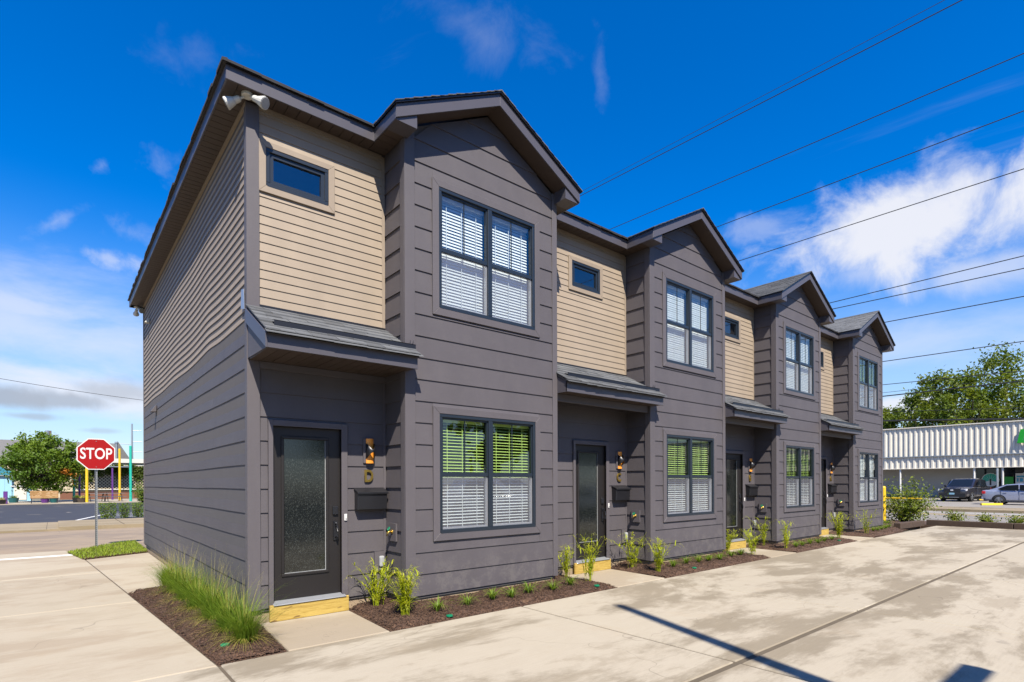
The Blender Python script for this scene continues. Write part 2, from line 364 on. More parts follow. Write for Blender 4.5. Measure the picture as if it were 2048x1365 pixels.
# ---------------------------------------------------------------- mesh helpers
class G:
    def __init__(s): s.v = []; s.f = []
    def add(s, vs, fs):
        o = len(s.v); s.v += [tuple(p) for p in vs]; s.f += [tuple(o + i for i in f) for f in fs]; return s
    def hexa(s, a):   # 8 points: bottom ring 0-3, top ring 4-7
        return s.add(a, [(3, 2, 1, 0), (4, 5, 6, 7), (0, 1, 5, 4), (1, 2, 6, 5), (2, 3, 7, 6), (3, 0, 4, 7)])
    def box(s, x0, x1, y0, y1, z0, z1):
        return s.hexa([(x0, y0, z0), (x1, y0, z0), (x1, y1, z0), (x0, y1, z0), (x0, y0, z1), (x1, y0, z1), (x1, y1, z1), (x0, y1, z1)])
    def prism(s, poly, axis, a, b):
        def mk(p, t):
            if axis == 'x': return (t, p[0], p[1])
            if axis == 'y': return (p[0], t, p[1])
            return (p[0], p[1], t)
        n = len(poly); vs = [mk(p, a) for p in poly] + [mk(p, b) for p in poly]
        fs = [tuple(range(n))[::-1], tuple(range(n, 2 * n))] + [(i, (i + 1) % n, n + (i + 1) % n, n + i) for i in range(n)]
        return s.add(vs, fs)
    def tube(s, pts, rad, n=8, cap=True):
        pts = [Vector(p) for p in pts]; rings = []; m = len(pts)
        if not isinstance(rad, (list, tuple)): rad = [rad] * m
        up = Vector((0, 0, 1)); o = len(s.v)
        for i, p in enumerate(pts):
            d = (pts[min(i + 1, m - 1)] - pts[max(i - 1, 0)]).normalized()
            a = d.cross(up if abs(d.z) < .95 else Vector((1, 0, 0))).normalized(); b = d.cross(a)
            for j in range(n):
                t = 2 * math.pi * j / n; s.v.append(tuple(p + (a * math.cos(t) + b * math.sin(t)) * rad[i]))
        for i in range(m - 1):
            for j in range(n):
                k2 = (j + 1) % n; s.f.append((o + i * n + j, o + i * n + k2, o + (i + 1) * n + k2, o + (i + 1) * n + j))
        if cap: s.f.append(tuple(o + j for j in range(n))); s.f.append(tuple(o + (m - 1) * n + j for j in range(n))[::-1])
        return s
    def quad(s, a, b, c, d): return s.add([a, b, c, d], [(0, 1, 2, 3)])
    def build(s, name, mat, parent=None, smooth=False, mw=None):
        me = bpy.data.meshes.new(name); me.from_pydata(s.v, [], s.f); me.update()
        if isinstance(mat, str): mat = M[mat]
        me.materials.append(mat)
        bm = bmesh.new(); bm.from_mesh(me); bmesh.ops.recalc_face_normals(bm, faces=bm.faces); bm.to_mesh(me); bm.free()
        if smooth: me.shade_smooth()
        o = bpy.data.objects.new(name, me); C.objects.link(o)
        if parent: o.parent = parent
        if mw is not None: o.matrix_world = mw
        return o
    def raw(s, name, mat, parent=None, smooth=False):   # no normal recalculation: foliage
        me = bpy.data.meshes.new(name); me.from_pydata(s.v, [], s.f); me.update()
        me.materials.append(M[mat] if isinstance(mat, str) else mat)
        if smooth: me.shade_smooth()
        o = bpy.data.objects.new(name, me); C.objects.link(o)
        if parent: o.parent = parent
        return o
def empty(name, loc=(0, 0, 0), rz=0.0):
    o = bpy.data.objects.new(name, None); C.objects.link(o); o.location = loc; o.rotation_euler = (0, 0, rz); o.empty_display_size = .2; return o
def tag(o, label=None, cat=None, group=None, kind=None):
    if label: o['label'] = label
    if cat: o['category'] = cat
    if group: o['group'] = group
    if kind: o['kind'] = kind
    return o
def copy_tree(o, parent=None):
    c = o.copy(); C.objects.link(c); c.parent = parent
    for ch in list(o.children): copy_tree(ch, c)
    return c
def bevel(o, wd=.004, seg=1):
    m = o.modifiers.new('bevel', 'BEVEL'); m.width = wd; m.segments = seg; m.limit_method = 'ANGLE'; return o
def text_mesh(name, body, size, depth, mat, parent, loc, rot, offset=0.0, sx=1.0, align='CENTER', shear=0.0):
    cu = bpy.data.curves.new(name, 'FONT'); cu.body = body; cu.size = size; cu.extrude = depth; cu.offset = offset; cu.align_x = align; cu.align_y = 'CENTER'; cu.shear = shear; cu.resolution_u = 4
    tmp = bpy.data.objects.new('tmp', cu); C.objects.link(tmp)
    me = bpy.data.meshes.new_from_object(tmp); bpy.data.objects.remove(tmp); bpy.data.curves.remove(cu)
    me.materials.clear(); me.materials.append(M[mat]); me.name = name
    for v in me.vertices: v.co.x *= sx
    o = bpy.data.objects.new(name, me); C.objects.link(o); o.location = loc; o.rotation_euler = rot
    if parent: o.parent = parent
    return o

# ---------------------------------------------------------------- ground, roads, slabs
B = .556; W0 = 1.744; W1 = 4.4405; L = 5.167; ZS = 6.06; EX = .2835; Z0 = .443; ZB = .165; DEP = 9.57
tag(G().quad((-900, -900, -.12), (900, -900, -.12), (900, 900, -.12), (-900, 900, -.12)).build('ground', 'ground'), kind='structure')
drive = tag(G().box(-7.5, 23.2, -8.4, -1.25, -.10, -.012).box(-7.5, -.45, -1.26, 9.3, -.10, -.0125).box(-1.4, 0.05, 3.0, 9.3, -.099, -.0135).build('driveway', 'joint'), kind='structure')
def slab(poly, mat, parent, top=0.0, gap=.008, name='slab'):
    c = Vector((sum(p[0] for p in poly) / len(poly), sum(p[1] for p in poly) / len(poly)))
    def inset(g):
        out = []; n = len(poly)
        for i in range(n):
            p0, p1, p2 = Vector(poly[i - 1]), Vector(poly[i]), Vector(poly[(i + 1) % n])
            d1 = (p1 - p0).normalized(); d2 = (p2 - p1).normalized(); n1 = Vector((-d1.y, d1.x)); n2 = Vector((-d2.y, d2.x))
            k = 1 + n1.dot(n2); out.append(p1 + (n1 + n2) * (g / max(k, .2)))
        return out
    a, b_, c_ = inset(gap), inset(gap + .002), inset(gap + .012); n = len(poly); g = G()
    vs = [(p.x, p.y, top - .08) for p in a] + [(p.x, p.y, top - .010) for p in b_] + [(p.x, p.y, top) for p in c_]
    fs = [tuple(range(2 * n, 3 * n))] + [(r * n + i, r * n + (i + 1) % n, (r + 1) * n + (i + 1) % n, (r + 1) * n + i) for r in (0, 1) for i in range(n)]
    return g.add(vs, fs).build(name, mat, parent)
xs = [-.585, 3.04, 6.13, 10.15, 14.1, 18.1, 23.2]
for i in range(6):
    for (y0, y1) in ((-4.305, -1.30), (-8.3, -4.305)):
        slab([(xs[i], y0 + (.014 if y0 == -4.305 else 0)), (xs[i + 1], y0 + (.014 if y0 == -4.305 else 0)), (xs[i + 1], y1 - (.014 if y1 == -4.305 else 0)), (xs[i], y1 - (.014 if y1 == -4.305 else 0))], 'conc', drive, 0, .016)
for (y0, y1) in ((-8.3, -4.305), (-4.305, -1.335)):
    slab([(-4.4, y0), (-.585, y0), (-.585, y1), (-4.4, y1)], 'conc', drive)
    slab([(-7.5, y0), (-4.4, y0), (-4.4, y1), (-7.5, y1)], 'conc', drive)
LX = lambda y: -.585 + (-.874 + .585) * (y + 1.335) / 4.53                    # the left bed's slightly skewed edge
for y0, y1 in ((-1.335, 2.42), (2.42, 5.9), (5.9, 9.25)):
    slab([(-4.4, y0), (LX(y0), y0), (LX(y1), y1), (-4.4, y1)], 'conc2', drive)
    slab([(-7.5, y0), (-4.4, y0), (-4.4, y1), (-7.5, y1)], 'conc2', drive)
slab([(LX(3.2), 3.2), (.02, 3.55), (.02, 8.86), (LX(8.27), 8.27)], 'conc2', drive)
for i in range(4):                                                             # door pads
    x0 = i * L + (.03 if i == 0 else -.13); x1 = i * L + 1.138
    slab([(x0, -1.30), (x1, -1.30), (x1 + .07, .0), (x0 + (.09 if i == 0 else .04), .0)], 'conc2', drive, .002, name='door_pad')
tag(G().box(-2.9, -1.36, 9.40, 9.62, -.004, .004).build('painted_line', 'stripe'), kind='structure').location = (0, 0, .002)
# far side of that line: apron to the street
tag(slab([(-7.5, 9.27), (-1.30, 9.27), (-1.5, 10.75), (-7.5, 10.9)], 'conc2', None, -.004, name='pavement'), kind='structure')
# street on the left, its kerb and the pavement beyond, car park
tag(G().box(-80, 25.5, 10.2, 18.8, -.11, -.03).build('street', 'road'), kind='structure')
kb = tag(G().box(-80, -1.6, 18.8, 23.6, -.10, .045).box(-1.6, 25, 18.8, 19.0, -.10, .11).box(-1.6, 25, 19.0, 23.4, -.10, .10).build('pavement', 'side'), kind='structure')
for k in range(-9, 12):
    G().box(k * 2.3 + .35, k * 2.3 + .365, 18.82, 23.38, -.05, .113 if k * 2.3 > -1.9 else .049).build('expansion_joint', 'joint', kb)
tag(G().box(-80, 25, 23.4, 52.5, -.10, .035).build('car_park', 'asphalt'), kind='structure')
for a, b_ in (((-.95, 24.6), (.75, 31.5)), ((.0, 25.6), (1.6, 26.4)), ((.3, 27.2), (2.2, 28.0)), ((.6, 28.8), (2.8, 29.6)), ((.9, 30.4), (3.4, 31.2))):
    A_, B_ = Vector(a), Vector(b_); d = (B_ - A_).normalized(); nn = Vector((-d.y, d.x)) * .07
    tag(G().add([(A_.x - nn.x, A_.y - nn.y, .04), (B_.x - nn.x, B_.y - nn.y, .04), (B_.x + nn.x, B_.y + nn.y, .04), (A_.x + nn.x, A_.y + nn.y, .04)], [(0, 1, 2, 3)]).build('painted_line', 'stripe'), kind='structure')
tag(G().box(-80, 25, 52.5, 64, -.10, .10).build('terrace', 'conc2'), kind='structure')
# street on the right, kerb, far car park
tag(G().box(25.9, 36.2, -80, 80, -.11, -.02).build('street', 'road2'), kind='structure')
tag(G().box(32.3, 32.42, -80, 80, -.03, -.014).box(32.6, 32.72, -80, 80, -.03, -.014).build('centre_line', 'yellowline'), kind='structure')
tag(G().box(34.6, 34.75, -80, 80, -.03, -.014).build('edge_line', 'stripe'), kind='structure')
tag(G().box(36.2, 36.5, -80, 80, -.10, .11).box(36.5, 40.2, -80, 80, -.10, .10).build('kerb', 'side'), kind='structure')
tag(G().box(40.2, 63.8, -80, 80, -.10, .03).build('car_park', 'road2'), kind='structure')
tag(G().box(63.8, 66, -80, 80, -.10, .15).build('pavement', 'side'), kind='structure')
tag(G().box(23.2, 25.9, -80, 8, -.10, .0).build('verge', 'mulch'), kind='structure')

tag(G().box(-60, 23.2, -60, -8.4, -.10, -.008).build('car_park', 'asphalt'), kind='structure')
# lawn strip beside the street sign
lawn_base = [(-1.47, 9.95), (-1.24, 8.32), (.0, 8.92), (.05, 9.6), (.05, 12.0), (-.4, 11.7)]
tag(G().prism(lawn_base, 'z', -.08, .03).build('lawn', 'mulch'), kind='structure')
def inside(poly, x, y):
    r = False; n = len(poly)
    for i in range(n):
        (x1, y1), (x2, y2) = poly[i], poly[(i + 1) % n]
        if (y1 > y) != (y2 > y) and x < (x2 - x1) * (y - y1) / (y2 - y1) + x1: r = not r
    return r
def blade(g, p, ang, h, lean, wd, seg=3, droop=0.0, twist=0.0):
    """one grass blade: flat tapering strip that leans and droops"""
    dx, dy = math.cos(ang), math.sin(ang); sx_, sy_ = -dy * wd / 2, dx * wd / 2; o = len(g.v)
    for i in range(seg + 1):
        t = i / seg; r = lean * t * (0.35 + .65 * t); z = h * (t - droop * t * t * t); k = (1 - t) ** .6 if i < seg else 0.08
        k = max(k, .08); x, y, zz = p[0] + dx * r, p[1] + dy * r, p[2] + z
        g.v.append((x - sx_ * k, y - sy_ * k, zz)); g.v.append((x + sx_ * k, y + sy_ * k, zz))
    for i in range(seg): g.f.append((o + 2 * i, o + 2 * i + 1, o + 2 * i + 3, o + 2 * i + 2))
g = G(); rr = random.Random(3)
wide = [(-1.50, 10.0), (-1.26, 8.28), (.0, 8.88), (.03, 9.6), (.03, 12.05), (-.4, 11.75)]
for i in range(9000):
    x, y = rr.uniform(-1.5, .04), rr.uniform(8.3, 12)
    if inside(wide, x, y): blade(g, (x, y, .02), rr.uniform(0, 6.3), rr.uniform(.03, .065), rr.uniform(.01, .05), .011, 2)
tag(g.raw('grass', 'lawn'), 'short bright green lawn grass under the stop sign', 'grass', kind='stuff')

# ---------------------------------------------------------------- the townhouses
def lap_x(parent, name, mat, x0b, x1b, x0t, x1t, z0, z1, fy, st=.0135):
    g = G().hexa([(x0b, fy - .006, z0), (x1b, fy - .006, z0), (x1b, fy + .014, z0), (x0b, fy + .014, z0),
                  (x0t, fy - .006 + st, z1), (x1t, fy - .006 + st, z1), (x1t, fy + .014, z1), (x0t, fy + .014, z1)])
    return g.build(name, mat, parent)
def lap_y(parent, name, mat, y0, y1, z0, z1, fx, sgn, st=.011, wave=None):
    """board on a wall facing sgn*X, running along Y"""
    seg = 1 if wave is None else max(6, int(6 * (y1 - y0))); g = G(); n = seg + 1; o = []
    for i in range(n):
        y = y0 + (y1 - y0) * i / seg; dzw, dxw = (0, 0) if wave is None else wave(y, z0); dzt = 0 if wave is None else wave(y, z1)[0]
        g.v += [(fx + sgn * (.006 + dxw), y, z0 + dzw), (fx - sgn * .014, y, z0 + dzw), (fx - sgn * .014, y, z1 + dzt), (fx + sgn * (.006 - st + dxw * .3), y, z1 + dzt)]
    for i in range(seg):
        a = 4 * i
        for j in range(4): g.f.append((a + j, a + (j + 1) % 4, a + 4 + (j + 1) % 4, a + 4 + j))
    g.f.append((0, 1, 2, 3)); g.f.append(tuple(4 * seg + j for j in (3, 2, 1, 0)))
    return g.build(name, mat, parent)
def subtract(x0, x1, z0, z1, rects):
    out = [(x0, x1, z0, z1)]
    for (a, b_, c, d) in rects:
        nxt = []
        for (p, q_, r, s) in out:
            if b_ <= p or a >= q_ or d <= r or c >= s: nxt.append((p, q_, r, s)); continue
            if a > p: nxt.append((p, a, r, s))
            if b_ < q_: nxt.append((b_, q_, r, s))
            lo, hi = max(p, a), min(q_, b_)
            if c > r: nxt.append((lo, hi, r, c))
            if d < s: nxt.append((lo, hi, d, s))
        out = nxt
    return out
def holes_wall(g, x0, x1, z0, z1, holes, y0, y1):
    for (a, b_, c, d) in subtract(x0, x1, z0, z1, holes): g.box(a, b_, y0, y1, c, d)
SH = lambda r: (r[0] + .015, r[1] - .015, r[2] + .015, r[3] - .015)
ROWS = [(ZB, Z0)] + [(Z0 + i * EX, Z0 + (i + 1) * EX) for i in range(0, 24)]

def make_window(parent, x0, x1, z0, z1, fy, twin, trimw, trimmat, green=False, tilt=.0, blinds=True, seed=0):
    f = .045; g = G(); ya, yb = fy - .018, fy + .075
    g.box(x0, x1, ya, yb, z0, z0 + f).box(x0, x1, ya, yb, z1 - f, z1).box(x0, x0 + f, ya, yb, z0 + f, z1 - f).box(x1 - f, x1, ya, yb, z0 + f, z1 - f)
    xm = (x0 + x1) / 2
    if twin: g.box(xm - .036, xm + .036, ya, yb, z0 + f, z1 - f)
    win = g.build('window', 'frame', parent); bevel(win, .004)
    g = G().box(x0 + .012, x1 - .012, ya - .008, ya - .0005, z0 - .006, z0 + .024); g.build('sill_lip', 'frame', win)
    a, b_, c, d = x0 - trimw, x1 + trimw, z0 - trimw - .004, z1 + trimw - .008
    for pts in ([(a, c), (b_, c), (x1, z0), (x0, z0)], [(b_, c), (b_, d), (x1, z1), (x1, z0)], [(b_, d), (a, d), (x0, z1), (x1, z1)], [(a, d), (a, c), (x0, z0), (x0, z1)]):
        bevel(G().prism(pts, 'y', fy - .024, fy + .01).build('trim_board', trimmat, win), .003)
    if not twin:
        G().box(x0 + f, x1 - f, fy + .004, fy + .05, z0 + f, z0 + f + .045).box(x0 + f, x1 - f, fy + .004, fy + .05, z1 - f - .045, z1 - f).box(x0 + f, x0 + f + .045, fy + .004, fy + .05, z0 + f + .045, z1 - f - .045).box(x1 - f - .045, x1 - f, fy + .004, fy + .05, z0 + f + .045, z1 - f - .045).build('sash', 'frame', win)
        G().quad((x0 + f + .04, fy + .03, z0 + f + .04), (x1 - f - .04, fy + .03, z0 + f + .04), (x1 - f - .04, fy + .03, z1 - f - .04), (x0 + f + .04, fy + .03, z1 - f - .04)).raw('pane', 'pane', win)
        return win
    zm = (z0 + z1) / 2 - .012
    for (l, r) in ((x0 + f, xm - .036), (xm + .036, x1 - f)):
        s = .022
        G().box(l, r, fy + .0, fy + .05, zm - .026, zm + .026).build('meeting_rail', 'frame', win)
        G().box(l, l + s, fy + .006, fy + .05, zm + .026, z1 - f).box(r - s, r, fy + .006, fy + .05, zm + .026, z1 - f).box(l + s, r - s, fy + .006, fy + .05, z1 - f - s, z1 - f).build('upper_sash', 'frame', win)
        G().box(l, l + s, fy + .02, fy + .06, z0 + f, zm - .026).box(r - s, r, fy + .02, fy + .06, z0 + f, zm - .026).box(l + s, r - s, fy + .02, fy + .06, z0 + f, z0 + f + s).build('lower_sash', 'alum', win)
        G().quad((l + s, fy + .03, zm), (r - s, fy + .03, zm), (r - s, fy + .03, z1 - f - s), (l + s, fy + .03, z1 - f - s)).raw('pane', 'pane_green_reflection' if green else 'pane', win)
        G().quad((l + s, fy + .045, z0 + f + s), (r - s, fy + .045, z0 + f + s), (r - s, fy + .045, zm), (l + s, fy + .045, zm)).raw('pane', 'pane', win)
        cx = (l + r) / 2
        G().box(cx - .007, cx + .007, fy + .022, fy + .028, zm + .026, z1 - f - s).build('muntin', 'frame', win)
        G().quad((l + .004, fy + .012, z0 + f), (r - .004, fy + .012, z0 + f), (r - .004, fy + .012, zm - .026), (l + .004, fy + .012, zm - .026)).raw('insect_screen', 'screen', win)
        if blinds:
            g = G(); rw = random.Random(seed + int(l * 100)); n = int((z1 - z0 - .1) / .043); yb_ = fy + .115; hw = .025
            for i in range(n):
                z = z0 + .06 + i * .043; t = tilt + rw.uniform(-.03, .03); cy_, sz_ = math.cos(t) * hw, math.sin(t) * hw; zs = rw.uniform(-.002, .002)
                z += zs
                g.hexa([(l + .012, yb_ - cy_, z - sz_), (r - .012, yb_ - cy_, z - sz_), (r - .012, yb_ + cy_, z + sz_), (l + .012, yb_ + cy_, z + sz_),
                        (l + .012, yb_ - cy_, z - sz_ + .003), (r - .012, yb_ - cy_, z - sz_ + .003), (r - .012, yb_ + cy_, z + sz_ + .003), (l + .012, yb_ + cy_, z + sz_ + .003)])
            for fr in (.18, .5, .82):
                xx = l + (r - l) * fr; g.box(xx - .004, xx + .004, yb_ - .028, yb_ - .025, z0 + .05, z1 - .05)
            g.box(l + .01, r - .01, yb_ - .03, yb_ + .03, z1 - .1, z1 - .05)
            tag(g.build('blind', 'blind', win), kind='stuff')
    return win

def shingle_tab(parent, x0, x1, y0, z0_, y1, z1_, th, mat='shingle'):
    """one asphalt tab on a slope that falls towards -Y: lower edge (y0,z0_) to upper edge (y1,z1_)"""
    g = G().hexa([(x0, y0, z0_), (x1, y0, z0_), (x1, y1, z1_), (x0, y1, z1_), (x0, y0, z0_ + th), (x1, y0, z0_ + th), (x1, y1, z1_ + .002), (x0, y1, z1_ + .002)])
    return g.build('shingle', mat, parent)

PS = (3.715 - 3.245) / .82                                   # porch roof slope
def make_porch(u, xa, xb, first, seed):
    rw = random.Random(seed)
    g = G().prism([(.0, 3.66), (-.80, 3.205), (-.80, 3.235), (.0, 3.70)], 'x', xa, xb)
    pr = g.build('porch_roof', 'sheath', u)
    bevel(G().box(xa, xb, -.782, -.758, 3.065, 3.232).build('fascia_board', 'fascia', pr), .003)
    back = -.0 if first else -.53
    n = int(round((xb - xa) / .127)); wv = (xb - xa - .03) / n
    for i in range(n):
        x = xa + .012 + i * wv; G().box(x, x + wv - .007, -.756, back, 3.069 + (i % 2) * .0012, 3.078).build('soffit_board', 'soffit', pr)
    G().box(xa + .012, xb - .015, -.757, back, 3.079, 3.084).build('soffit_backing', 'black', pr)
    if first:
        # raking end board on the open left end
        bevel(G().prism([(.0, 3.50), (.0, 3.665), (-.785, 3.228), (-.785, 3.063)], 'x', xa - .022, xa + .001).build('rake_board', 'fascia', pr), .003)
        G().prism([(.0, 3.50), (-.75, 3.075), (-.70, 3.075), (.0, 3.085)], 'x', xa + .0, xa + .012).build('end_panel', 'grey', pr)
        G().box(xa + .13, xb - .05, -.03, -.004, 2.985, 3.066).build('frieze_board', 'trim', pr)
        fl = G().prism([(.04, 3.66), (.19, 3.70), (.17, 3.92), (.06, 3.90)], 'x', -.022, -.018); fl.build('flashing', 'alum', pr)
    else:
        bevel(G().box(xa + .02, xb - .13, -.528, -.49, 2.945, 3.068).build('beam', 'trim', pr), .004)
        G().prism([(-B + .01, 3.33), (-.785, 3.215), (-.785, 3.063), (-B + .01, 3.063)], 'x', xa - .0, xa + .02).build('end_panel', 'fascia', pr)
    # drip edge, shingles course by course, each tab its own piece
    G().box(xa - .012, xb + .012, -.80, -.783, 3.214, 3.236).build('drip_edge', 'black', pr)
    nc = 7; dy = .82 / nc
    for c in range(nc):
        x = xa - .025 - rw.uniform(0, .25); y0 = -.825 + c * dy; y1 = min(y0 + dy * 1.55, -.002)
        while x < xb + .02:
            wd = rw.choice((.17, .23, .30, .34)); a, b_ = max(x, xa - .025), min(x + wd - .004, xb + .03)
            if b_ - a > .02:
                jy = rw.uniform(-.008, .006); zz = lambda y: 3.715 + PS * y
                shingle_tab(pr, a, b_, y0 + jy, zz(y0 + jy) + .004, y1, zz(y1) - .004, rw.choice((.009, .014, .017)))
            x += wd
    # ragged starter strip that droops over the fascia and the black rain diverter
    g = G(); x = xa - .03
    while x < xb + .03:
        wd = rw.uniform(.2, .5); e = min(x + wd, xb + .05); s = rw.uniform(-.012, .004)
        g.hexa([(x, -.852 + s, 3.212 + s), (e, -.852 + s * .3, 3.214), (e, -.79, 3.25), (x, -.79, 3.25), (x, -.852 + s, 3.219 + s), (e, -.852 + s * .3, 3.221), (e, -.79, 3.258), (x, -.79, 3.258)]); x = e
    g.build('starter_strip', 'shingle', pr)
    zz = 3.715 - PS * .66; xs_ = xa + (.10 if first else .14)
    G().box(xs_, xb + .035, -.676, -.668, zz - .012, zz + .062).prism([(-.676, zz + .055), (-.60, zz + .075), (-.60, zz + .079), (-.676, zz + .062)], 'x', xs_, xb + .035).build('rain_diverter', 'black', pr)
    G().box(xa + .0, xb - .05, -.012, -.002, 3.675, 3.735).build('apron_flashing', 'black', pr)
    # step flashing bent up at the bay corner
    g = G()
    for k in range(4): g.prism([(W0 + .01 + k * .016, 3.36), (W0 + .03 + k * .016, 3.36), (W0 + .035 + k * .018, 3.43 + (k % 2) * .04)], 'y', -B - .035 - .006 * k, -B - .028 - .006 * k)
    g.build('step_flashing', 'black', pr)
    return pr

GS = .52; XE0 = W0 - .2665; XE1 = W1 + .2665; XM = (W0 + W1) / 2; YG = -B - .281
ZT = lambda x: 6.235 + GS * (min(x, 2 * XM - x) - XE0)           # top of the rake board
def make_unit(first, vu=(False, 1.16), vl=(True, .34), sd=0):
    xl = 0.0 if first else W1 - L
    u = empty('townhouse', (0, 0, 0))
    up = (2.244, 3.975, 3.984, 5.602); lo = (2.244, 3.975, .966, 2.566); sm = (.208, .960, 5.148, 5.602); door = (.272, 1.117, .0, 2.325)
    # ---- wall core
    g = G(); t = .11
    holes_wall(g, W0 + .02, W1 - .02, .13, 6.2, [up, lo], -B + .014, -B + t)
    g.prism([(W0 + .02, 6.2), (W1 - .02, 6.2), (XM, 6.9)], 'y', -B + .014, -B + t)
    holes_wall(g, xl + .02, W0 + .014, .13, 6.2, [sm, door], .014, t)
    g.box(W0 + .014, W0 + t, -B + t, .014, .13, 6.2).box(W0 + .014, W0 + t, .014, t, .13, 6.2).box(W1 - t, W1 - .014, -B + t, .3, .13, 6.2)
    g.box(xl + .014, xl + t, t, DEP - .0, .13, 6.2)
    if first: g.box(xl + .014, xl + t, .014, t, 0.13, 6.2)
    g.box(W1 - t, W1 - .014, .3, DEP, .13, 6.2).box(xl + t, W1 - t, DEP - .1, DEP, .13, 6.2)
    g.build('wall', 'sheath', u)
    G().box(xl + t, W1 - t, -.05 + t, 4.0, .02, .14).box(xl + t, W1 - t, t, 4.0, 3.0, 3.12).box(W0 + t, W1 - t, -B + t, t, 3.0, 3.12).box(W0 + t, W1 - t, -B + t, t, .02, .14).box(xl + t, W1 - t, 3.9, 4.0, .14, 6.0).box(xl + t, W1 - t, t, 4, 5.95, 6.0).build('interior', 'inside', u)
    G().box(xl + .03, W0 + .05, .035, .2, -.08, .15).box(W0 + .03, W1 - .03, -B + .035, -B + .2, -.08, .15).box(W0 + .03, W0 + .2, -B + .2, .05, -.08, .15).box(W1 - .2, W1 - .03, -B + .2, .05, -.08, .15).box(xl + .04, xl + .2, .2, DEP - .03, -.08, .15).box(xl + .2, W1, DEP - .2, DEP - .03, -.08, .15).build('foundation', 'found', u)
    # ---- bay front
    tr_u = (up[0] - .102, up[1] + .097, up[2] - .10, up[3] + .09); tr_l = (lo[0] - .105, lo[1] + .10, lo[2] - .105, lo[3] + .09)
    xa, xb = W0 + .130, W1 - .082
    for (z0, z1) in ROWS:
        if z0 > 6.85: continue
        for (a, b_, c, d) in subtract(xa, xb, z0, min(z1, 6.9), [SH(tr_u), SH(tr_l)]):
            cl = lambda z: W0 + (z - 6.2) / GS + .02
            a0, a1 = max(a, cl(c)), max(a, cl(d)); b0, b1 = min(b_, W0 + W1 - cl(c)), min(b_, W0 + W1 - cl(d))
            if a1 >= b1: a1 = b1 = (a0 + b0) / 2
            if b0 - a0 > .02: lap_x(u, 'siding_board', 'grey', a0, b0, a1, b1, c, d, -B)
    bevel(G().box(W0 - .014, W0 + .134, -B - .016, -B + .014, ZB - .01, 6.22).build('corner_board', 'trim', u), .003)
    bevel(G().box(W1 - .086, W1 + .014, -B - .016, -B + .014, ZB - .01, 6.22).build('corner_board', 'trim', u), .003)
    bevel(G().box(W0 - .0135, W0 + .014, -B + .0145, -B + .11, ZB - .01, 6.22).build('corner_board', 'trim', u), .003)
    bevel(G().box(W1 - .014, W1 + .0135, -B + .0145, -B + .11, ZB - .01, 6.22).build('corner_board', 'trim', u), .003)
    for (z0, z1) in ROWS:
        if z0 > 6.2: continue
        lap_y(u, 'siding_board', 'grey', -B + .111, -.004, z0, min(z1, 6.2), W0, -1, .018)
        lap_y(u, 'siding_board', 'grey', -B + .111, -.004, z0, min(z1, 6.2), W1, 1, .018)
    # ---- recessed front: grey below, tan above
    xs0 = .130 if first else xl + .012
    dr = (.205, 1.205, -.2, 2.40)
    for (z0, z1) in ROWS:
        if z0 > 3.1: continue
        for (a, b_, c, d) in subtract(xs0, W0 - .036, z0, min(z1, 3.1), [SH(dr)]): lap_x(u, 'siding_board', 'grey', a, b_, a, b_, c, d, .0)
    st = (sm[0] - .072, sm[1] + .085, sm[2] - .088, sm[3] + .09); z = 3.62
    while z < 6.04:
        for (a, b_, c, d) in subtract(xs0, W0 - .046, z, min(z + .107, 6.05), [SH(st)]): lap_x(u, 'clapboard', 'tan', a, b_, a, b_, c, d, .0, .009)
        z += .107
    G().box(W0 - .046, W0 - .003, -.006, .014, 3.62, 6.05).build('inner_corner_trim', 'tantrim', u)
    G().box(W0 - .036, W0 - .003, -.006, .014, ZB, 3.08).build('inner_corner_trim', 'trim', u)
    if not first: G().box(xl + .002, xl + .012, -.006, .014, 3.62, 6.05).build('inner_corner_trim', 'tantrim', u)
    # ---- windows
    make_window(u, *up, -B, True, .10, 'trim', vu[0], vu[1], True, 1 + sd)
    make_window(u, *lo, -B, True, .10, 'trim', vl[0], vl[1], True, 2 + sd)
    make_window(u, *sm, .0, False, .078, 'tantrim')
    # ---- door
    bevel(G().box(.222, .276, -.03, .014, .16, 2.395).box(1.113, 1.192, -.03, .014, .16, 2.395).box(.276, 1.113, -.03, .014, 2.325, 2.395).build('door_frame', 'trim', u), .003)
    G().box(.262, .276, -.012, .11, .2, 2.335).box(1.113, 1.127, -.012, .11, .2, 2.335).box(.276, 1.113, -.012, .11, 2.325, 2.335).build('door_jamb', 'door', u)
    x0, x1, gx0, gx1, gz0, gz1 = .279, 1.110, .413, .927, .545, 2.178
    g = G(); holes_wall(g, x0, x1, .236, 2.322, [(gx0, gx1, gz0, gz1)], .030, .075); dd = g.build('door', 'door', u)
    g = G()
    for (a, b_, c, d) in ((gx0 - .035, gx1 + .035, gz0 - .035, gz0), (gx0 - .035, gx1 + .035, gz1, gz1 + .035), (gx0 - .035, gx0, gz0, gz1), (gx1, gx1 + .035, gz0, gz1)): g.box(a, b_, .014, .030, c, d)
    bevel(g.build('lite_frame', 'door', dd), .006)
    G().box(gx0, gx1, .044, .05, gz0, gz1).build('door_glass', 'rain', dd)
    G().box(gx1 - .007, gx1, .036, .043, gz0, gz1).box(gx0, gx1 - .007, .036, .043, gz0, gz0 + .006).build('glazing_bead', 'clear', dd)
    hx = 1.045
    bevel(G().box(hx - .035, hx + .035, .004, .030, 1.235, 1.345).build('deadbolt', 'black', dd), .006)
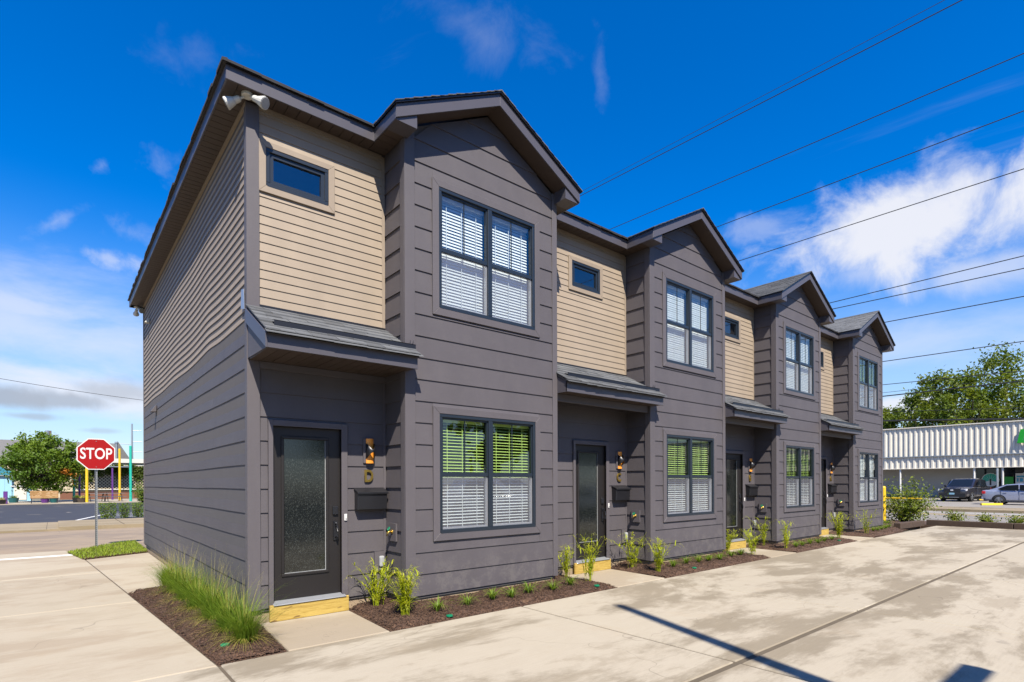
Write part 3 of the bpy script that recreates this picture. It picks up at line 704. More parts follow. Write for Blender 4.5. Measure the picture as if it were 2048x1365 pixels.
    g = G().box(hx - .027, hx + .027, .012, .030, .915, 1.155); g.tube([(hx, .01, 1.10), (hx, -.05, 1.09), (hx, -.06, 1.03), (hx, -.05, .965), (hx, .01, .95)], .011, 8).tube([(hx, .015, 1.12), (hx - .01, -.03, 1.135)], .010, 6); g.build('door_handle', 'black', dd)
    bevel(G().prism([(-.075, .200), (.02, .232), (.1, .236), (.1, .19), (-.075, .19)], 'x', .262, 1.15).build('door_sill', 'alum', u), .003)
    bevel(G().box(.222, 1.19, -.062, -.02, .003, .198).build('riser_board', 'pine', u), .004)
    # ---- porch roof, bay gable, main roof
    make_porch(u, 0.0 if first else W1 - L + .012, W0 + (.048 if first else .10), first, 5 if first else 6)
    gr = G(); th = .03
    for s in (1, -1):
        f = lambda x: x if s == 1 else 2 * XM - x
        P = [(f(XE0 - .02), YG - .028, ZT(XE0) - .01), (f(XM), YG - .028, ZT(XM)), (f(XM), 1.05, ZT(XM)), (f(XE0 - .02), -.27, ZT(XE0) - .01)]
        gr.hexa([(p[0], p[1], p[2] + .002) for p in P] + [(p[0], p[1], p[2] + .026) for p in P])
    gro = gr.build('gable_roof', 'black', u)
    for s in (1, -1):
        f = lambda x: x if s == 1 else 2 * XM - x
        pts = [(f(XE0), ZT(XE0) - .165), (f(XM), ZT(XM) - .165), (f(XM), ZT(XM)), (f(XE0), ZT(XE0))]
        bevel(G().prism(pts, 'y', YG, YG + .022).build('rake_board', 'fascia', gro), .003)
        G().prism([(f(XE0 + .02), ZT(XE0 + .02) - .150), (f(XM), ZT(XM) - .150), (f(XM), ZT(XM) - .138), (f(XE0 + .02), ZT(XE0 + .02) - .138)], 'y', YG + .023, -B + .014).build('soffit_panel', 'soffit', gro)
        xw = W0 + .034; G().prism([(f(XE0 + .004), ZS), (f(xw), ZS), (f(xw), ZT(xw) - .152), (f(XE0 + .004), ZT(XE0) - .152)], 'y', YG + .0235, -B - .010).build('eave_return', 'fascia', gro)
        bevel(G().prism([(YG + .022, ZS + .004), (-.243, ZS + .004), (-.243, ZT(XE0) - .006), (YG + .022, ZT(XE0) - .006)], 'x', f(XE0), f(XE0 + .02)).build('fascia_board', 'fascia', gro), .003)
        for k in range(4): G().box(min(f(XE0 + .024), f(W0 - .008)), max(f(XE0 + .024), f(W0 - .008)), -B - .009 + .0 + k * .135, -B + .12 + k * .135, ZS + .006, ZS + .014).build('soffit_board', 'soffit', gro)
        g = G(); rw = random.Random(11); nc = 13; run = XM - XE0 + .03
        for c in range(nc):
            xa_ = XE0 - .03 + run * c / nc; xb_ = min(xa_ + run / nc * 1.5, XM + .005); y = YG - .04 - rw.uniform(0, .1); first_ = True
            yend = -.27 + (xa_ - XE0) / (XM - XE0) * 1.25
            while y < yend:
                wd = rw.choice((.17, .23, .3, .34)); a, b_ = max(y, YG - .04), min(y + wd - .006, yend + .1); hh = rw.choice((.010, .015, .020)); j = rw.uniform(-.006, .006)
                za, zb = ZT(XE0) + GS * (xa_ + j - XE0) + .024, ZT(XE0) + GS * (xb_ - XE0) + .024
                if b_ > a: g.hexa([(f(xa_ + j), a, za), (f(xb_), a, zb), (f(xb_), b_, zb), (f(xa_ + j), b_, za), (f(xa_ + j), a, za + hh), (f(xb_), a, zb + .003), (f(xb_), b_, zb + .003), (f(xa_ + j), b_, za + hh)])
                y += wd
        tag(g.build('shingle_courses', 'shingle', gro), kind='stuff')
    g = G()
    for k in range(8): g.prism([(XM - .13, ZT(XM) - .03), (XM, ZT(XM) + .042), (XM + .13, ZT(XM) - .03), (XM, ZT(XM) + .03)], 'y', YG - .04 + k * .24, YG - .04 + k * .24 + .25)
    g.build('ridge_cap', 'shingle', gro)
    return u

def main_roof(u, xl, first, last):
    ol, of = .2665, .243; x0 = xl - ol if first else xl; x1 = W1 + (ol if last else 0); y0, y1 = -of, DEP + of; ym = (y0 + y1) / 2; ms = .5; zt = 6.232; zr = zt + ms * (ym - y0)
    hx0 = x0 + (ym - y0) if first else x0; hx1 = x1 - (ym - y0) if last else x1
    if hx0 > hx1: hx0 = hx1 = min(max(hx0, x0), x1)
    e = .03
    g = G(); a, b_, c, d = (x0 - (e if first else 0), y0 - e, zt - .01), (x1 + (e if last else 0), y0 - e, zt - .01), (x1 + (e if last else 0), y1 + e, zt - .01), (x0 - (e if first else 0), y1 + e, zt - .01)
    p, q_ = (hx0, ym, zr), (hx1, ym, zr); vs = [a, b_, c, d, p, q_]; n = len(vs)
    g.add(vs, [(0, 1, 5, 4), (2, 3, 4, 5), (3, 0, 4), (1, 2, 5), (3, 2, 1, 0)])
    r = g.build('main_roof', 'black', u)
    # front fascia either side of the bay, soffits
    def front(a, b_):
        bevel(G().box(a, b_, y0, y0 + .02, ZS, zt - .012).build('fascia_board', 'fascia', r), .003)
        n = max(1, int((b_ - a) / .127)); wv = (b_ - a) / n
        for i in range(n): G().box(a + i * wv, a + (i + 1) * wv - .007, y0 + .022, .008, ZS + .006, ZS + .014).build('soffit_board', 'soffit', r)
        G().box(a, b_, y0 + .022, .008, ZS + .015, ZS + .02).build('soffit_backing', 'black', r)
    front(x0, XE0 + .021)
    if last: front(XE1 - .021, x1)
    bevel(G().box(x0, x1, y1 - .02, y1, ZS, zt - .012).build('fascia_board', 'fascia', r), .003)
    G().box(x0, x1, DEP, y1 - .021, ZS + .006, ZS + .014).build('soffit_panel', 'soffit', r)
    if first:
        bevel(G().box(x0, x0 + .02, y0 + .021, y1 - .021, ZS, zt - .012).build('fascia_board', 'fascia', r), .003)
        n = int((y1 - .02) / .127)
        for i in range(n): G().box(x0 + .022, .010, .012 + i * .127, .012 + i * .127 + .119, ZS + .006, ZS + .014).build('soffit_board', 'soffit', r)
        G().box(x0 + .022, .010, .012, y1 - .03, ZS + .015, ZS + .02).build('soffit_backing', 'black', r)
        G().box(-.012, .012, .012, DEP, ZS - .045, ZS + .005).build('soffit_channel', 'tantrim', r)
    G().box(xl + (.13 if first else .012), W0 - .05, -.014, .012, ZS - .045, ZS + .005).build('soffit_channel', 'tantrim', r)
    if last: bevel(G().box(x1 - .02, x1, y0 + .021, y1 - .021, ZS, zt - .012).build('fascia_board', 'fascia', r), .003)
    # shingle edge: thick ragged lip along the eaves
    g = G(); rw = random.Random(4); x = x0 - (.035 if first else 0)
    while x < XE0 + .1:
        wd = rw.uniform(.16, .34); j = rw.uniform(-.012, .004); h = rw.uniform(.024, .036)
        g.hexa([(x, y0 - .035 + j, zt - .012), (x + wd - .004, y0 - .035 + j, zt - .012), (x + wd - .004, y0 + .01, zt + .012), (x, y0 + .01, zt + .012), (x, y0 - .035 + j, zt - .012 + h), (x + wd - .004, y0 - .035 + j, zt - .012 + h), (x + wd - .004, y0 + .01, zt + .036), (x, y0 + .01, zt + .036)]); x += wd
    if first:
        y = y0 - .035
        while y < y1 + .03:
            wd = rw.uniform(.13, .30); j = rw.uniform(-.014, .006); h = rw.uniform(.026, .042); e2 = min(y + wd - .004, y1 + .035)
            g.hexa([(x0 - .035 + j, y, zt - .012), (x0 + .01, y, zt + .012), (x0 + .01, e2, zt + .012), (x0 - .035 + j, e2, zt - .012), (x0 - .035 + j, y, zt - .012 + h), (x0 + .01, y, zt + .036), (x0 + .01, e2, zt + .036), (x0 - .035 + j, e2, zt - .012 + h)]); y += wd
    tag(g.build('shingle_edge', 'shingledark', r), kind='stuff')
    return r

uD = make_unit(True)
# left wall of the end house: wide grey boards below, wavy tan clapboards above
for (z0, z1) in ROWS:
    if z0 > 3.5: continue
    cut = (3.66, 7.32) if int(round(z0 / EX)) % 2 else (1.83, 5.49)
    for ya_, yb_ in ((.088, cut[0] - .0015), (cut[0] + .0015, cut[1] - .0015), (cut[1] + .0015, DEP - .05)): lap_y(uD, 'siding_board', 'grey', ya_, yb_, z0, min(z1, 3.57), .013, -1, .0145, wave=lambda y, z: (.004 * math.sin(y * 1.9 + z * 3.1) * math.exp(-((y - 4) / 4) ** 2), .0003 * math.sin(y * 2.7 + z * 9)))
z = 3.561; k = 0
def wv(y, z):
    s = (z - 3.5) / 2.5
    return (.020 * math.exp(-((y - 2.05 - .25 * s) / .45) ** 2) - .012 * math.exp(-((y - 3.3) / .8) ** 2) + .009 * math.sin(y * 2.3 + z * .6) * min(1, y / 2)) * (1 - .75 * max(0, s)), .0003 * math.sin(y * 3.1 + z * 5)
while z < 6.04:
    lap_y(uD, 'clapboard', 'tan', .088, DEP - .05, z, min(z + .107, 6.05), .013, -1, .012, wave=wv); z += .107
bevel(G().box(-.008, .134, -.016, .014, ZB - .01, 6.05).build('corner_board', 'trim', uD), .003)
bevel(G().box(-.0075, .014, .0145, .09, ZB - .01, 6.05).build('corner_board', 'trim', uD), .003)
bevel(G().box(-.0045, .014, DEP - .05, DEP + .01, ZB - .01, 6.05).build('corner_board', 'trim', uD), .003)
main_roof(uD, 0.0, True, False)
uC = make_unit(False)
uB = make_unit(False, (False, 1.08), (True, .22), 10); uA = make_unit(False, (True, .55), (False, .95), 20)
main_roof(uC, W1 - L, False, False); main_roof(uB, W1 - L, False, False); main_roof(uA, W1 - L, False, True)
uC.location.x = L; uB.location.x = 2 * L; uA.location.x = 3 * L
tag(uD, 'end townhouse with tan and grey side wall and letter D by its door', 'townhouse', 'row of four townhouses')
tag(uC, 'grey and tan townhouse with letter C by its door', 'townhouse', 'row of four townhouses')
tag(uB, 'grey and tan townhouse with letter B by its door', 'townhouse', 'row of four townhouses')
tag(uA, 'far end townhouse with letter A by its door, beside the yellow post', 'townhouse', 'row of four townhouses')
UNITS = [(uD, 'D', 0), (uC, 'C', L), (uB, 'B', 2 * L), (uA, 'A', 3 * L)]

# ---------------------------------------------------------------- fixtures on the walls
BY = {'D': 'beside the yellow-stepped door of the end house', 'C': 'in the porch next to the end house', 'B': 'in the third porch', 'A': 'in the last porch'}
def sconce(x, let):
    s = empty('wall_sconce', (x, 0, 1.9)); cx = 1.497
    bevel(G().box(cx - .085, cx + .075, -.028, -.004, .0, .33).build('back_plate', 'trim', s), .004)
    # copper back channel, black drum cut away to a scoop above and below
    n = 12; g = G()
    for z in (.0, .325):
        for i in range(n + 1):
            t = math.pi * i / n; g.v.append((cx - .053 * math.cos(t), -.030 - .030 * math.sin(t), z))
    for i in range(n): g.f.append((i, i + 1, n + 2 + i, n + 1 + i))
    g.build('copper_channel', 'copper', s)
    g = G()
    for i in range(n + 1):
        t = math.pi * i / n; h = .020 + .080 * abs(math.cos(t)) ** 2; x = cx - .057 * math.cos(t); y = -.030 - .105 * math.sin(t)
        g.v += [(x, y, .1625 - h), (x, y * .97, .1625), (x, y, .1625 + h)]
    for i in range(n):
        a = 3 * i; g.f += [(a, a + 1, a + 4, a + 3), (a + 1, a + 2, a + 5, a + 4)]
    o = g.build('lamp_body', 'black', s, True); m = o.modifiers.new('solid', 'SOLIDIFY'); m.thickness = .003
    tag(s, 'black and copper wall sconce above brass letter ' + let, 'wall lamp', 'wall sconces by the doors'); return s
def mailbox(x, let):
    s = empty('mailbox', (x, 0, 1.29)); a, b_ = 1.292, 1.708
    bevel(G().prism([(-.004, 0), (-.105, 0), (-.115, .215), (-.004, .262)], 'x', a, b_).build('box', 'black', s), .006)
    bevel(G().prism([(-.004, .264), (-.004, .284), (-.135, .232), (-.135, .205), (-.129, .205), (-.127, .222)], 'x', a - .008, b_ + .008).build('lid', 'black', s), .003)
    tag(s, 'black wall mailbox under brass letter ' + let, 'mailbox', 'mailboxes by the doors'); return s
def outlet(x, let):
    s = empty('outdoor_outlet', (x, 0, .46)); a, b_ = 1.566, 1.722
    G().box(a, b_, -.026, -.004, 0, .262).build('mounting_block', 'trim', s)
    g = G(); n = 8
    bevel(G().box(a + .05, b_ - .035, -.085, -.027, .055, .205).build('bubble_cover', 'clear', s), .022, 3)
    G().box(a + .06, b_ - .045, -.06, -.027, .02, .045).build('hinge_base', 'steel', s)
    tag(s, 'clear bubble-covered outlet low on the wall under mailbox ' + let, 'outlet', 'outlets below the mailboxes')
def spigot(x, let):
    s = empty('hose_spigot', (x + W0, -.228, .87)); 
    G().box(-.026, -.004, -.098, .098, 0, .235).build('mounting_block', 'trim', s)
    G().tube([(-.026, 0, .125), (-.075, 0, .125), (-.095, 0, .11), (-.105, 0, .075)], [.016, .018, .018, .017], 8).tube([(-.026, 0, .125), (-.032, 0, .125)], .03, 10).build('tap_body', 'brass', s, True)
    g = G().tube([(-.06, 0, .135), (-.075, 0, .165)], .006, 6); g.build('stem', 'brass', s)
    g = G(); pts = [(-.078 + .024 * math.cos(t) * .45, .024 * math.sin(t), .165 + .024 * math.cos(t) * .9) for t in [2 * math.pi * i / 12 for i in range(13)]]; g.tube(pts, .0055, 6).tube([pts[0], pts[6]], .006, 6).tube([pts[3], pts[9]], .006, 6); g.build('hand_wheel', 'green_disc', s)
    tag(s, 'brass hose spigot with green wheel on the bay beside mailbox ' + let, 'spigot', 'hose spigots on the bays')
def bell(x, let):
    s = empty('doorbell', (x, 0, 1.155)); bevel(G().box(1.140, 1.178, -.048, -.0305, 0, .088).build('housing', 'white', s), .006)
    g = G(); g.tube([(1.159, -.049, .03), (1.159, -.054, .03)], .009, 12); g.build('button', 'clear', s)
    tag(s, 'small white doorbell on the door frame beside mailbox ' + let, 'doorbell', 'doorbells on the door frames')
for (u, let, x) in UNITS:
    sconce(x, let); mailbox(x, let); outlet(x, let); spigot(x, let); bell(x, let)
    o = text_mesh('house_letter', let, .225, .012, 'brass', None, (x + 1.487, -.018, 1.725), (R(90), 0, 0), .005, .78)
    tag(o, 'brass house letter ' + let + ' between the sconce and the mailbox', 'letter', 'brass letters by the doors')

def floodlight(loc, rz, label, sc_=1.0):
    s = empty('floodlight', loc, rz); s.scale = (sc_,) * 3
    G().tube([(0, 0, 0), (0, 0, -.03), (0, 0, -.034)], [.062, .062, .05], 20).build('base_plate', 'lamp', s)
    for sg in (-1, 1):
        d = Vector((sg * .80, -.18, -.45)).normalized(); p = Vector((sg * .03, 0, -.03))
        G().tube([p, p + d * .05], .014, 8).build('arm', 'lamp', s)
        a = p + d * .05
        G().tube([a, a + d * .012, a + d * .075, a + d * .085, a + d * .16, a + d * .175], [.020, .034, .038, .045, .068, .066], 16).build('lamp_holder', 'lamp', s, False)
        G().tube([a + d * .174, a + d * .18], [.061, .058], 16).build('lens', 'clear', s)
    tag(s, label, 'floodlight', 'floodlights under the eaves'); return s
floodlight((-.02, -.12, ZS + .006), R(-40), 'white twin floodlight under the eave corner above the small window')
floodlight((-.12, 9.66, ZS + .006), R(100), 'white twin floodlight under the rear end of the side eave')
v = empty('wall_vent', (0, 8.45, 5.40)); bevel(G().prism([(0, 0), (-.10, 0), (-.02, .11), (0, .11)], 'y', -.06, .06).build('hood', 'offwhite', v), .004); tag(v, 'small hooded vent high on the tan side wall', 'vent')
v = empty('wall_vent', (0, 7.4, 3.22)); bevel(G().prism([(0, 0), (-.11, -.01), (-.015, .14), (0, .14)], 'y', -.08, .08).build('hood', 'grey', v), .004); tag(v, 'grey hooded vent on the grey boards of the side wall', 'vent')

# ---------------------------------------------------------------- mulch beds
def chip(g, x, y, z, rw, s=1.0):
    l, w_, h = rw.uniform(.012, .05) * s, rw.uniform(.004, .010) * s, rw.uniform(.002, .005) * s; a = rw.uniform(0, 6.28); p = rw.uniform(-.45, .45)
    d = Vector((math.cos(a) * math.cos(p), math.sin(a) * math.cos(p), math.sin(p))) * l / 2; n = Vector((-math.sin(a), math.cos(a), rw.uniform(-.4, .4))) * w_ / 2; u_ = d.cross(n).normalized() * h; c = Vector((x, y, z))
    o = len(g.v); g.v += [tuple(c + q_) for q_ in (-d - n, d - n * .6, d + n * .6, -d + n, -d * .9 - n + u_, d * .9 - n * .6 + u_, d * .9 + n * .6 + u_, -d * .9 + n + u_)]
    g.f += [tuple(o + i for i in f) for f in ((4, 5, 6, 7), (0, 1, 5, 4), (1, 2, 6, 5), (2, 3, 7, 6), (3, 0, 4, 7))]
HZ = []
def bed(poly, density, seed, label, name='mulch_bed', low=None):
    low = set(range(len(poly))) if low is None else set(low)
    rw = random.Random(seed); x0, x1 = min(p[0] for p in poly), max(p[0] for p in poly); y0, y1 = min(p[1] for p in poly), max(p[1] for p in poly)
    st = .06; nx, ny = int((x1 - x0) / st) + 1, int((y1 - y0) / st) + 1; g = G(); idx = {}
    def edge(x, y):
        best = 9
        n = len(poly)
        for i in low:
            a, b_ = Vector(poly[i]), Vector(poly[(i + 1) % n]); p = Vector((x, y)); ab = b_ - a; t = max(0, min(1, (p - a).dot(ab) / ab.dot(ab))); best = min(best, (a + ab * t - p).length)
        return best
    def hz(x, y):
        e = edge(x, y); return -.012 + .045 * min(1, e / .12) + .055 * min(1, e / .65) + .014 * math.sin(x * 7.1 + y * 3.3) * math.sin(y * 8.7 - x * 2.1) * min(1, e / .1)
    HZ.append((poly, hz))
    for i in range(nx + 1):
        for j in range(ny + 1):
            x, y = x0 + i * st, y0 + j * st
            if inside(poly, x, y): idx[(i, j)] = len(g.v); g.v.append((x, y, hz(x, y) + rw.uniform(-.004, .004)))
    for (i, j) in idx:
        c = [(i, j), (i + 1, j), (i + 1, j + 1), (i, j + 1)]
        if all(k in idx for k in c): g.f.append(tuple(idx[k] for k in c))
    base = G().prism(poly, 'z', -.09, -.006); base.v += []; 
    bo = base.build(name, 'mulch'); tag(bo, kind='structure')
    g.raw('mulch_surface', 'mulch', bo, True)
    area = (x1 - x0) * (y1 - y0); g2 = G()
    for k in range(int(area * density)):
        x, y = rw.uniform(x0, x1), rw.uniform(y0, y1)
        if inside(poly, x, y): chip(g2, x, y, hz(x, y) + rw.uniform(-.002, .012), rw)
    for k in range(int(area * density * .012)):           # strays on the concrete
        x, y = rw.uniform(x0 - .03, x1 + .03), rw.uniform(y0 - .05, y1)
        if not inside(poly, x, y) and edge(x, y) < .035: chip(g2, x, y, .004, rw, .6)
    tag(g2.raw('mulch_chips', 'mulch', bo), kind='stuff')
    return bo
bed([(-.585, -1.335), (.022, -1.300), (.115, -.02), (.10, .04), (.04, .05), (.04, 3.54), (-.42, 3.36), (-.874, 3.19)], 2600, 1, '', low=(0, 1, 5, 6, 7))
for i in range(4):
    o_ = i * L; xr = o_ + (5.03 if i < 3 else 7.82)
    poly = [(o_ + 1.138, -1.30), (xr, -1.30), (xr + (.06 if i < 3 else 0), -.0), (xr - .0, .03), (o_ + W1 - .03, .03), (o_ + W1 - .03, -B + .04), (o_ + W0 + .03, -B + .04), (o_ + W0 + .03, .03), (o_ + 1.21, .03)]
    if i == 3: poly = [(o_ + 1.138, -1.30), (o_ + 4.2, -1.22), (20.75, -.86), (23.3, -.85), (23.3, 1.2), (o_ + W1 - .03, 1.2), (o_ + W1 - .03, -B + .04), (o_ + W0 + .03, -B + .04), (o_ + W0 + .03, .03), (o_ + 1.21, .03)]
    bed(poly, (2300, 1300, 700, 350)[i], 10 + i, '', low=(0, 1, 8) if i < 3 else (0, 1, 2, 9))
def BEDZ(x, y):
    for p, f in HZ:
        if inside(p, x, y): return f(x, y) + .003
    return .01

# ---------------------------------------------------------------- plants in the beds
def muhly(loc, h, n, seed, label):
    rw = random.Random(seed); t = empty('muhly_grass', loc); g = G()
    for i in range(n):
        a = rw.uniform(0, 6.283); r0 = abs(rw.gauss(0, .055)); hh = h * rw.uniform(.45, 1.0); lean = hh * abs(rw.gauss(.50, .34))
        blade(g, (r0 * math.cos(a), r0 * math.sin(a), -.01), a + rw.gauss(0, .5), hh, lean, rw.uniform(.0030, .0052), 5, rw.uniform(.05, .6))
    g.raw('blades', 'muhly', t)
    g = G()
    for i in range(int(n * .05)):
        a = rw.uniform(0, 6.283); blade(g, (.03 * math.cos(a), .03 * math.sin(a), 0), a, h * rw.uniform(1.0, 1.45), h * rw.uniform(.1, .75), .0024, 5, rw.uniform(0, .2))
    g.raw('flower_stems', 'oatseed', t)
    g = G()
    for i in range(int(n * .14)):
        a = rw.uniform(0, 6.283); blade(g, (.05 * math.cos(a), .05 * math.sin(a), 0), a, .12 + .1 * rw.random(), rw.uniform(.2, .42), .004, 4, 1.0)
    g.raw('dry_blades', 'oatseed', t)
    return tag(t, label, 'grass plant', 'ornamental grasses along the side wall')
ml = 'tall fine ornamental grass clump in the mulch along the side wall'
for i, (x, y, h) in enumerate(((-.36, 3.15, .52), (-.36, 2.45, .60), (-.34, 1.75, .62), (-.33, 1.05, .60), (-.30, .35, .62), (-.28, -.35, .58), (-.25, -.85, .56))):
    muhly((x, y, .05), h, 800, 20 + i, ml)

def sea_oat(loc, h, n, seed, label, spread=.30):
    rw = random.Random(seed); t = empty('sea_oat_plant', loc); gs, gl, gh = G(), G(), G()
    for i in range(n):
        a = rw.uniform(0, 6.283); r0 = abs(rw.gauss(0, .035)); hh = h * rw.uniform(.62, 1.0); lean = hh * abs(rw.gauss(0, spread)); pts = []
        for k in range(5):
            s = k / 4; pts.append(Vector((math.cos(a) * (r0 + lean * s * s), math.sin(a) * (r0 + lean * s * s), hh * s * (1 - .06 * s))))
        gs.tube(pts, [.0028, .0026, .0022, .0018, .0012], 4, False)
        for k in range(rw.randint(7, 11)):
            s = rw.uniform(.12, .95); q_ = pts[min(3, int(s * 4))].lerp(pts[min(3, int(s * 4)) + 1], s * 4 - int(s * 4)); la = a + rw.gauss(0, 1.4); ll = rw.uniform(.09, .19) * (h / .6)
            blade(gl, q_, la, ll * rw.uniform(.35, .95), ll * rw.uniform(.45, .9), rw.uniform(.011, .020), 4, rw.uniform(.2, 1.0))
        if rw.random() < .45:
            p = pts[-1]; d = Vector((math.cos(a), math.sin(a), 0))
            for k in range(rw.randint(4, 8)):
                s = k / 6; c = p + d * (.02 + .10 * s) + Vector((rw.gauss(0, .012), rw.gauss(0, .012), .03 * s - .09 * s * s)); dd = Vector((rw.gauss(0, .4), rw.gauss(0, .4), -1)).normalized(); nn = Vector((rw.gauss(0, 1), rw.gauss(0, 1), 0)).normalized(); ln = rw.uniform(.014, .024)
                gh.add([c, c + dd * ln * .5 + nn * .005, c + dd * ln, c + dd * ln * .5 - nn * .005], [(0, 1, 2, 3)])
            gs.tube([p, p + d * .06 + Vector((0, 0, .015)), p + d * .12 + Vector((0, 0, -.05))], .001, 3, False)
    gs.raw('stems', 'oat', t); gl.raw('leaves', 'oat', t)
    if gh.v: gh.raw('seed_heads', 'oatseed', t)
    return tag(t, label, 'plant', 'sea oat plants by the doors')
so = 'yellow-green sea oat plant in the mulch '
for i, (x, y, h, n, lb, sp) in enumerate(((1.47, -.28, .66, 20, 'under the outlet of house D', .42), (1.50, -.98, .62, 34, 'at the corner of the first mulch bed', .26),
        (4.93, -.30, .60, 16, 'left of the door step of house C', .22), (4.88, -.86, .82, 14, 'in front of the door step of house C', .20),
        (6.52, -.42, .74, 14, 'under the spigot of house C', .32), (6.55, -.98, .66, 20, 'at the corner of the second mulch bed', .28),
        (10.1, -.34, .55, 18, 'left of the door step of house B', .4), (10.35, -.80, .66, 16, 'in front of the door step of house B', .25),
        (11.85, -.35, .78, 9, 'under the spigot of house B', .25), (11.65, -.98, .72, 12, 'at the corner of the third mulch bed', .3),
        (15.10, -.9, .80, 20, 'in front of the door step of house A', .32), (17.2, -.92, .85, 10, 'by the bay corner of house A', .32))):
    sea_oat((x, y, BEDZ(x, y) - .01), h, int(n * 1.35), 40 + i, so + lb, sp)

def lily(loc, s, n, seed, label):
    rw = random.Random(seed); t = empty('lily_turf', loc); g = G()
    for i in range(n):
        a = rw.uniform(0, 6.283); l = s * rw.uniform(.6, 1.0)
        blade(g, (.015 * math.cos(a), .015 * math.sin(a), 0), a, l * rw.uniform(.55, 1.0), l * rw.uniform(.25, 1.0), rw.uniform(.008, .013), 4, rw.uniform(.3, .9))
    g.raw('blades', 'lily', t)
    return tag(t, label, 'plant', 'lily turf tufts along the mulch beds')
lil = [(1.899, -1.05), (2.402, -.976), (2.796, -.998), (3.111, -1.03), (3.476, -.96), (3.92, -1.0), (4.318, -.97), (7.088, -.93), (7.601, -.88), (7.962, -.92), (8.292, -.945), (8.715, -.941), (9.161, -.937), (9.614, -.92),
       (12.05, -1.03), (12.5, -1.0), (12.95, -1.0), (13.4, -1.02), (13.9, -.98), (14.35, -1.0), (18.0, -.86), (18.5, -.84), (19.0, -.8), (19.5, -.78), (20.0, -.72)]
lg = ('green lily turf tuft in the first mulch bed, below house D', 'green lily turf tuft in the second mulch bed, below house C', 'green lily turf tuft in the third mulch bed, below house B', 'green lily turf tuft in the last mulch bed, below house A')
for i, (x, y) in enumerate(lil): lily((x, y, BEDZ(x, y)), .31 if i < 20 else .30, 64 if i < 20 else 70, 70 + i, lg[0 if i < 7 else 1 if i < 14 else 2 if i < 20 else 3])
for i, (x, y, lb) in enumerate(((-.44, -.90, 'among the side wall grasses'), (1.95, -1.24, 'in the mulch bed below house D'), (4.66, -1.2, 'near the door pad of house C'), (7.35, -1.2, 'in the mulch bed below house C'), (14.4, -1.15, 'in the mulch bed below house B'))):
    d = empty('valve_marker', (x, y, BEDZ(x, y) + .004)); g = G(); g.tube([(0, 0, 0), (0, 0, .014), (0, 0, .017)], [.042, .042, .036], 18); g.build('lid', 'green_disc', d); G().box(-.03, .03, -.004, .004, .018, .022).build('grip', 'green_disc', d)
    tag(d, 'small round green plastic marker ' + lb, 'marker', 'green markers in the mulch')

# ---------------------------------------------------------------- street sign
ss = empty('stop_sign', (-.885, 10.95, .0), R(2)); rr_ = .40 / math.cos(R(22.5))
oc = lambda r: [(r * math.cos(R(22.5 + 45 * i)), 2.42 + r * math.sin(R(22.5 + 45 * i))) for i in range(8)]
g = G(); fl_ = .028
for x in (-1, 1): g.box(x * .024 - .002, x * .024 + .002, -.012, .020, .0, 2.80)
g.box(-.026, .026, .020, .024, 0, 2.80); g.build('post', 'steel', ss)
g = G()
for k in range(54): g.tube([(0, .0195, .06 + k * .052), (0, .0185, .06 + k * .052)], .010, 6)
tag(g.build('post_holes', 'black', ss), kind='stuff')
G().prism(oc(rr_), 'y', -.020, -.016).build('border', 'signwhite', ss)
G().prism(oc(rr_ * .945), 'y', -.0235, -.0203).build('face', 'red', ss)
text_mesh('word_stop', 'STOP', .40, .0006, 'signwhite', ss, (0, -.0246, 2.42), (R(90), 0, 0), .006, .70)
g = G()
for z in (2.09, 2.75): g.tube([(0, -.0238, z), (0, -.028, z)], .010, 8)
g.build('bolt', 'steel', ss)
tag(ss, 'red octagonal stop sign with white border on a steel post', 'stop sign')

# ---------------------------------------------------------------- trees and shrubs
def leaf_quad(g, c, s, rw):
    n = Vector((rw.gauss(0, 1), rw.gauss(0, 1), rw.gauss(.5, 1))).normalized(); a = n.orthogonal().normalized(); b_ = n.cross(a); t = rw.uniform(0, 6.28); a, b_ = a * math.cos(t) + b_ * math.sin(t), b_ * math.cos(t) - a * math.sin(t)
    l = s * rw.uniform(.6, 1.2); w_ = l * .55
    g.add([c - a * l * .5, c + b_ * w_ * .5 + n * l * .08, c + a * l * .5, c - b_ * w_ * .5 + n * l * .08], [(0, 1, 2, 3)])
def make_tree(name, loc, trunk_h, r0, crown, nclump, nleaf, ls, mat, seed, label, group=None, cat='tree', clump=.22, sub=True):
    """crown=(cx,cy,cz,rx,ry,rz) relative to the base"""
    rw = random.Random(seed); t = empty(name, loc); cx, cy, cz, rx, ry, rz = crown; g = G(); gl = G(); top = Vector((cx * .6, cy * .6, cz + rz * .35)); mid = Vector((cx * .15, cy * .15, trunk_h))
    g.tube([(0, 0, -.1), (0, 0, trunk_h * .5), mid, mid.lerp(top, .5), top], [r0 * 1.25, r0, r0 * .85, r0 * .5, r0 * .12], 8)
    for k in range(nclump):
        while True:
            p = Vector((rw.uniform(-1, 1), rw.uniform(-1, 1), rw.uniform(-1, 1)))
            if p.length <= 1 and p.length > rw.uniform(.1, .75): break
        c = Vector((cx + p.x * rx, cy + p.y * ry, cz + p.z * rz)); rc = clump * min(rx, rz) * rw.uniform(.6, 1.35)
        s = rw.uniform(.15, .9); o = mid.lerp(top, s * .8)
        if k % 2 == 0: m_ = o.lerp(c, .5) + Vector((0, 0, -.08 * rz)); g.tube([o, m_, c], [r0 * .30 * (1.1 - s), r0 * .18, r0 * .05], 5, False)
        for i in range(nleaf):
            q_ = Vector((rw.gauss(0, .5), rw.gauss(0, .5), rw.gauss(0, .38))) * rc; leaf_quad(gl, c + q_, ls, rw)
    g.build('trunk', 'bark', t, True); gl.raw('crown', mat, t)
    return tag(t, label, cat, group)
